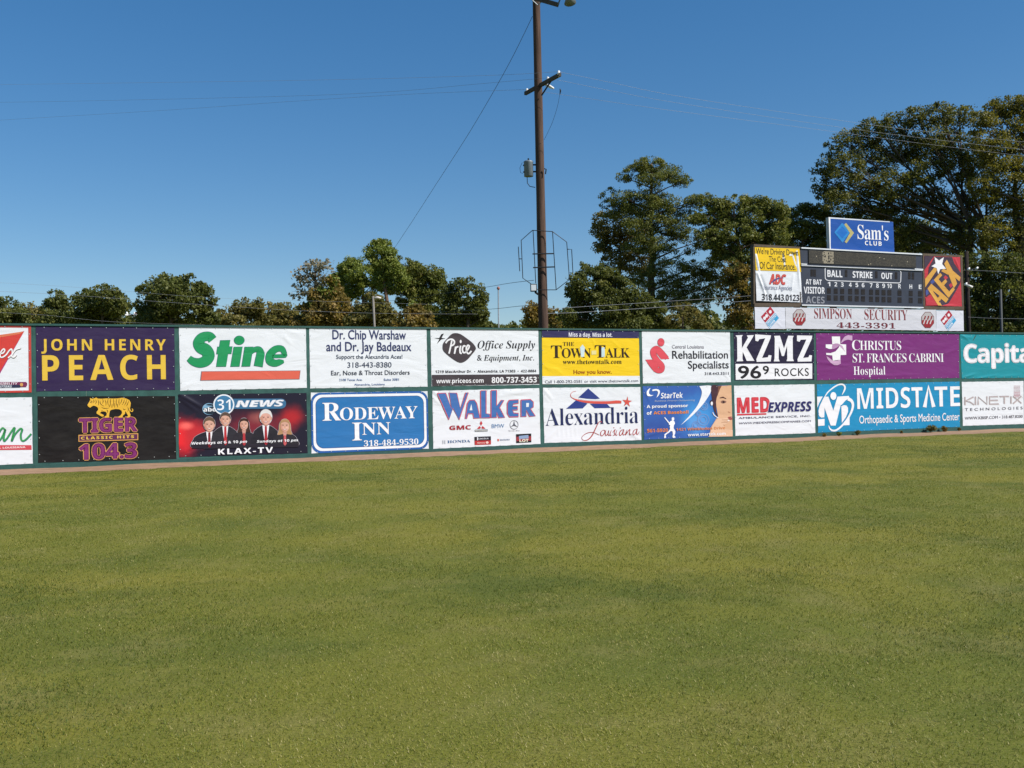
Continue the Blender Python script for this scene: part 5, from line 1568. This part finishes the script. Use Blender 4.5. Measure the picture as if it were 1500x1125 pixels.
GR = 'trees behind the right part of the wall'
tree('pine_tree', 'tall broken crowned pine with open layered branches right of the utility pole', 58, (955, 954, 240), [(950, 240, 20, 10), (962, 248, 26, 10), (930, 250, 15, 8), (985, 258, 20, 9), (915, 261, 12, 6), (1000, 266, 12, 9), (955, 264, 22, 8),
     (895, 288, 14, 10), (920, 292, 24, 12), (952, 292, 26, 13), (972, 296, 20, 12), (935, 308, 26, 10), (985, 304, 12, 8), (890, 300, 10, 7),
     (1018, 296, 16, 9), (1032, 290, 10, 8), (1000, 312, 14, 8), (1005, 345, 20, 11), (1030, 352, 18, 11), (985, 340, 14, 10), (1018, 366, 14, 9),
     (1010, 395, 18, 12), (1040, 392, 14, 13), (1035, 410, 18, 12), (995, 418, 22, 14), (1030, 432, 18, 12), (970, 365, 20, 14), (965, 330, 16, 12), (1022, 450, 16, 12), (905, 310, 22, 10), (940, 330, 26, 14), (985, 325, 22, 14), (945, 355, 26, 14), (975, 390, 26, 16), (950, 410, 26, 16), (1000, 440, 22, 14), (975, 440, 24, 16), (1050, 415, 12, 14)],
     'pine', .12, 1.35, GR, bk=bark_pine, r0=.30, flat=.6, needle=True, twigs=7, clump=.38)
tree('broadleaf_tree', 'brown leaved tree mixed into the left side of the broken crowned pine', 60, (905, 910, 330), [(886, 322, 18, 12), (905, 330, 20, 14), (930, 338, 20, 16), (880, 342, 12, 14), (900, 356, 24, 14), (930, 366, 20, 16), (884, 362, 10, 10), (905, 385, 22, 16), (935, 395, 22, 18)], 'olive', .13, 1.6, GR, r0=.22, twigs=8)
tree('broadleaf_tree', 'dark spreading oak low in front of the broken crowned pine', 55, (895, 900, 400), [(868, 400, 18, 14), (890, 408, 20, 14), (848, 418, 18, 14), (875, 425, 24, 15), (905, 424, 22, 16), (840, 438, 12, 14), (860, 446, 24, 14), (892, 450, 24, 16), (925, 440, 24, 18), (950, 456, 24, 18), (832, 462, 12, 10), (850, 472, 22, 10), (885, 474, 24, 9), (930, 474, 24, 9), (965, 474, 18, 10)],
     'dark', .13, 2.7, GR, r0=.35, twigs=6)
tree('broadleaf_tree', 'olive shrub tree low between the pine and the scoreboard', 54, (1000, 1000, 450), [(1000, 455, 16, 12), (1018, 468, 14, 11), (985, 470, 12, 9), (1030, 478, 12, 6)], 'olive', .13, 2.0, GR, r0=.15)
tree('pine_tree', 'dark leaning pine left of the scoreboard with a flat top', 56, (1100, 1075, 310), [(1050, 300, 16, 9), (1075, 298, 20, 11), (1100, 298, 20, 10), (1125, 304, 18, 12), (1038, 316, 14, 10), (1062, 318, 24, 12), (1095, 320, 26, 14), (1130, 325, 20, 15), (1022, 322, 12, 8), (1048, 338, 20, 10), (1080, 344, 24, 14), (1115, 348, 24, 16), (1065, 365, 20, 12), (1092, 372, 20, 14), (1140, 345, 16, 16), (1070, 388, 14, 12), (1045, 350, 16, 14), (1120, 370, 20, 16), (1100, 395, 22, 14), (1055, 375, 12, 12), (1140, 310, 16, 12)],
     'pine', .15, 2.6, GR, bk=bark_pine, r0=.3, flat=.65, needle=True)
tree('broadleaf_tree', 'rust red tree low beside the left end of the scoreboard', 52, (1088, 1085, 400), [(1075, 395, 14, 12), (1092, 402, 14, 14), (1065, 415, 12, 12), (1085, 425, 18, 16), (1100, 440, 12, 16), (1068, 440, 14, 12), (1085, 458, 20, 14), (1100, 474, 12, 10)], 'rust', .13, 1.9, GR, r0=.2, extra=([(1072, 405, 16, 14), (1095, 430, 14, 20), (1080, 470, 20, 10)], 'dark', 1.4))
tree('pine_tree', 'loose pine showing between the flat topped pine and the blue box sign', 62, (1180, 1175, 320), [(1160, 318, 16, 10), (1180, 308, 16, 10), (1200, 315, 16, 12), (1170, 336, 20, 12), (1195, 340, 18, 14), (1150, 340, 12, 12), (1215, 325, 14, 14), (1185, 360, 24, 14), (1215, 360, 18, 14), (1235, 345, 14, 14), (1150, 365, 18, 14), (1165, 350, 18, 14), (1205, 335, 18, 14), (1145, 325, 12, 12)], 'pine', .15, 2.2, GR, bk=bark_pine, r0=.28, flat=.7, needle=True)
tree('oak_tree', 'huge spreading oak with fanned limbs behind the scoreboard', 60, (1412, 1408, 330), [(1200, 262, 12, 14), (1215, 240, 16, 16), (1210, 280, 20, 16), (1238, 212, 22, 18), (1240, 250, 26, 20), (1268, 200, 20, 16), (1285, 188, 22, 16), (1282, 232, 30, 22), (1312, 182, 22, 15), (1325, 215, 30, 20), (1345, 172, 24, 15), (1375, 166, 24, 14), (1405, 172, 22, 16), (1365, 205, 30, 20), (1400, 215, 28, 22),
     (1230, 295, 24, 16), (1262, 280, 28, 20), (1300, 272, 28, 20), (1340, 258, 28, 20), (1255, 312, 22, 12), (1290, 305, 26, 14), (1325, 300, 24, 16), (1330, 335, 22, 16), (1325, 365, 24, 18), (1352, 290, 18, 14), (1400, 255, 24, 18), (1440, 240, 26, 24), (1350, 350, 22, 18), (1425, 300, 18, 20), (1460, 330, 24, 26), (1385, 300, 26, 24), (1300, 330, 30, 18), (1380, 240, 30, 20), (1345, 225, 26, 18), (1240, 330, 30, 14), (1420, 350, 26, 28)],
     'oak', .125, 1.25, GR, r0=.62, twigs=9, stems=3, gnarl=.3, clump=.36)
tree('oak_tree', 'golden topped oak at the right picture edge', 58, (1490, 1490, 240), [(1440, 182, 18, 18), (1462, 165, 22, 18), (1485, 158, 22, 16), (1510, 160, 24, 18), (1450, 210, 24, 20), (1485, 200, 28, 22), (1520, 205, 28, 24), (1470, 245, 28, 22), (1505, 255, 28, 24), (1440, 275, 22, 20), (1480, 295, 28, 22), (1515, 310, 28, 26), (1455, 340, 24, 22), (1495, 350, 28, 24)],
     'gold', .125, 1.5, GR, r0=.45, twigs=8, stems=2, gnarl=.2)
tree('broadleaf_tree', 'shaded dark understorey tree right of the star banner', 50, (1445, 1445, 400), [(1430, 385, 16, 18), (1455, 392, 22, 20), (1485, 395, 24, 22), (1510, 400, 22, 22), (1425, 415, 14, 18), (1450, 425, 22, 18), (1485, 432, 26, 20), (1515, 440, 22, 22), (1430, 450, 16, 18), (1460, 458, 24, 18), (1495, 466, 26, 16), (1435, 476, 18, 10), (1475, 480, 30, 8), (1515, 478, 20, 10)],
     'dark', .13, 2.2, GR, r0=.25, twigs=8, extra=([(1460, 466, 18, 10), (1500, 430, 16, 14), (1448, 400, 10, 8)], 'olive', .9))
tree('broadleaf_tree', 'dark bushy tree filling the gap behind the blue box sign', 66, (1290, 1290, 330), [(1245, 335, 22, 18), (1280, 330, 26, 18), (1310, 345, 24, 20), (1345, 345, 24, 22), (1375, 360, 22, 24), (1395, 335, 20, 24), (1300, 372, 40, 20), (1370, 400, 30, 26), (1230, 372, 26, 16)],
     'dark', .15, 1.5, GR, r0=.3, twigs=8)

# ================================================================== weeds at the wall foot
# far woods low behind everything, one mass
def far_woods():
    g = np.random.default_rng(77)
    blobs = []
    for x in range(-120, 830, 17):
        h = 12 + 7 * math.sin(x * .031) + 5 * math.sin(x * .083 + 1) + g.uniform(-4, 4)
        if 716 < x < 762:
            h = 3
        c = at(x, 480 - h * .45, 140 + g.uniform(-8, 8)); m_ = 140 / F_PX
        blobs.append((tuple(c), (16 * m_, 16 * m_, max(h, 3) * .75 * m_)))
    for x in range(815, 1600, 16):
        h = 12 + 8 * math.sin(x * .05) + g.uniform(-4, 6)
        c = at(x, 484 - h * .4, 84 + g.uniform(-5, 5)); m_ = 84 / F_PX
        blobs.append((tuple(c), (15 * m_, 15 * m_, max(h, 5) * .9 * m_)))
    o = leaf_cloud('far_woods', blobs, LM['dark'], .42, 2.2, None, (0, 0, 0), seed=4)
    tag(o, kind='stuff')
far_woods()
GW = 'weeds at the foot of the wall'
for i, (px_, py_, h, lab, mt) in enumerate((
        (1200, 640, .20, 'low brown weed tuft at the left corner of the bright blue banner', 'rust'),
        (1222, 638, .22, 'fresh green weed tuft under the M emblem of the bright blue banner', 'brightpine'),
        (1250, 636.5, .30, 'olive weed tuft right of the fresh green tuft at the wall foot', 'olive'),
        (1313, 634, .12, 'small dry weed tuft midway under the bright blue banner', 'rust'),
        (1357, 632, .48, 'tallest brownish weed with upright stems under the right half of the bright blue banner', 'olive'),
        (1376, 631, .34, 'wide rust brown weed beside the tallest weed at the wall foot', 'rust'),
        (1398, 630, .16, 'flat dry weed nearest to the white technology banner', 'rust'))):
    t, _ = on_plane(px_, 560, WALL_Y)
    p = wall_pt(t, 0.16, 0.05)
    e = empty('weed', p); tag(e, lab, 'weed', GW)
    h *= .5
    b = MB()
    for k in range(7):
        q = Vector((rnd.uniform(-.7, .7) * h, rnd.uniform(-.3, .3) * h, h * rnd.uniform(.6, 1.1)))
        b.tube([(0, 0, -.04), tuple(q * .5), tuple(q)], [.006, .005, .002], 4)
    b.build('stems', bark, e)
    leaf_cloud('leaves', [((p.x + rnd.uniform(-.4, .4) * h, p.y - abs(rnd.gauss(0, .05)), p.z + h * rnd.uniform(.3, .7)), (h * .5, h * .3, h * .4)) for _ in range(4)], LM[mt], .045, .9, e, tuple(p), seed=900 + i)

# ================================================================== grass blades on the field
def value_noise(x, y, scale, seed, octaves=3):
    out, amp, tot = 0.0, 1.0, 0.0
    for o in range(octaves):
        g = np.random.default_rng(seed + o)
        tab = g.random((256, 256))
        u, v = x / scale + 91.3 * o, y / scale + 47.7 * o
        i, j = np.floor(u).astype(int), np.floor(v).astype(int)
        a, b = u - i, v - j
        a, b = a * a * (3 - 2 * a), b * b * (3 - 2 * b)
        q = lambda ii, jj: tab[ii % 256, jj % 256]
        out = out + amp * ((q(i, j) * (1 - a) + q(i + 1, j) * a) * (1 - b) + (q(i, j + 1) * (1 - a) + q(i + 1, j + 1) * a) * b)
        tot += amp; amp *= .55; scale *= .45
    return (out / tot - .5) * 3.2

def grass_blades():
    g = np.random.default_rng(5)
    n = 800000
    u = g.random(n * 4)
    y = 2.6 * (38 / 2.6) ** (u ** 1.05)                # more blades per square metre close by
    x = g.uniform(-1, 1, n * 4) * (0.60 * y + 1.6)
    dens = np.clip((0.60 * y + 1.6) * y / (y * y + 60), 0, 1)
    thick = value_noise(x, y, 0.55, 21)
    keep = g.random(n * 4) < dens / dens.max() * np.clip(.8 + .35 * thick, .15, 1.3)
    x, y = x[keep][:n], y[keep][:n]
    nn = (x * math.sin(ANG) - (y - WALL_Y) * math.cos(ANG))
    ok = nn > 1.78 + .1 * np.sin(x * 3) + g.normal(0, .06, len(x))
    x, y = x[ok], y[ok]
    n = len(x)
    d = np.sqrt(x * x + y * y)
    big, mid, sml = value_noise(x, y, 4.2, 1), value_noise(x, y, 1.1, 9), value_noise(x, y, .25, 15)
    straw = g.random(n) < np.clip(.31 + .20 * big + .17 * mid + .13 * sml, .03, .85)
    h = g.uniform(.008, .023, n) * np.clip(1 + .25 * sml, .4, 1.6)
    h[straw] *= .6
    wd = (0.0009 + 0.00016 * d) * g.uniform(.7, 1.3, n)
    az = g.uniform(0, 2 * np.pi, n)
    lean = g.uniform(.3, 1.3, n); lean[straw] += .4
    dx, dy = np.cos(az), np.sin(az)
    V = np.empty((n, 3, 3))
    V[:, 0] = np.stack([x - dy * wd, y + dx * wd, np.full(n, .001)], 1)
    V[:, 1] = np.stack([x + dy * wd, y - dx * wd, np.full(n, .001)], 1)
    V[:, 2] = np.stack([x + dx * h * lean, y + dy * h * lean, h], 1)
    tint = np.where(straw, np.clip(.60 + .40 * g.random(n) ** 2.2, 0, 1), np.clip(.26 + .12 * mid + .16 * big + g.normal(0, .13, n), 0, .62))
    me = bpy.data.meshes.new('grass_blades')
    me.vertices.add(n * 3); me.vertices.foreach_set('co', V.reshape(-1))
    me.loops.add(n * 3); me.loops.foreach_set('vertex_index', np.arange(n * 3))
    me.polygons.add(n); me.polygons.foreach_set('loop_start', np.arange(n) * 3)
    a = me.attributes.new('tint', 'FLOAT', 'FACE'); a.data.foreach_set('value', tint)
    me.update(calc_edges=True)
    me.materials.append(leaf_mat('grass_blade', [(.042, .066, .006), (.099, .124, .010), (.172, .176, .017), (.27, .235, .065), (.40, .35, .16)], .2))
    o = bpy.data.objects.new('grass_blades', me); C.objects.link(o)
    tag(o, kind='stuff')
grass_blades()
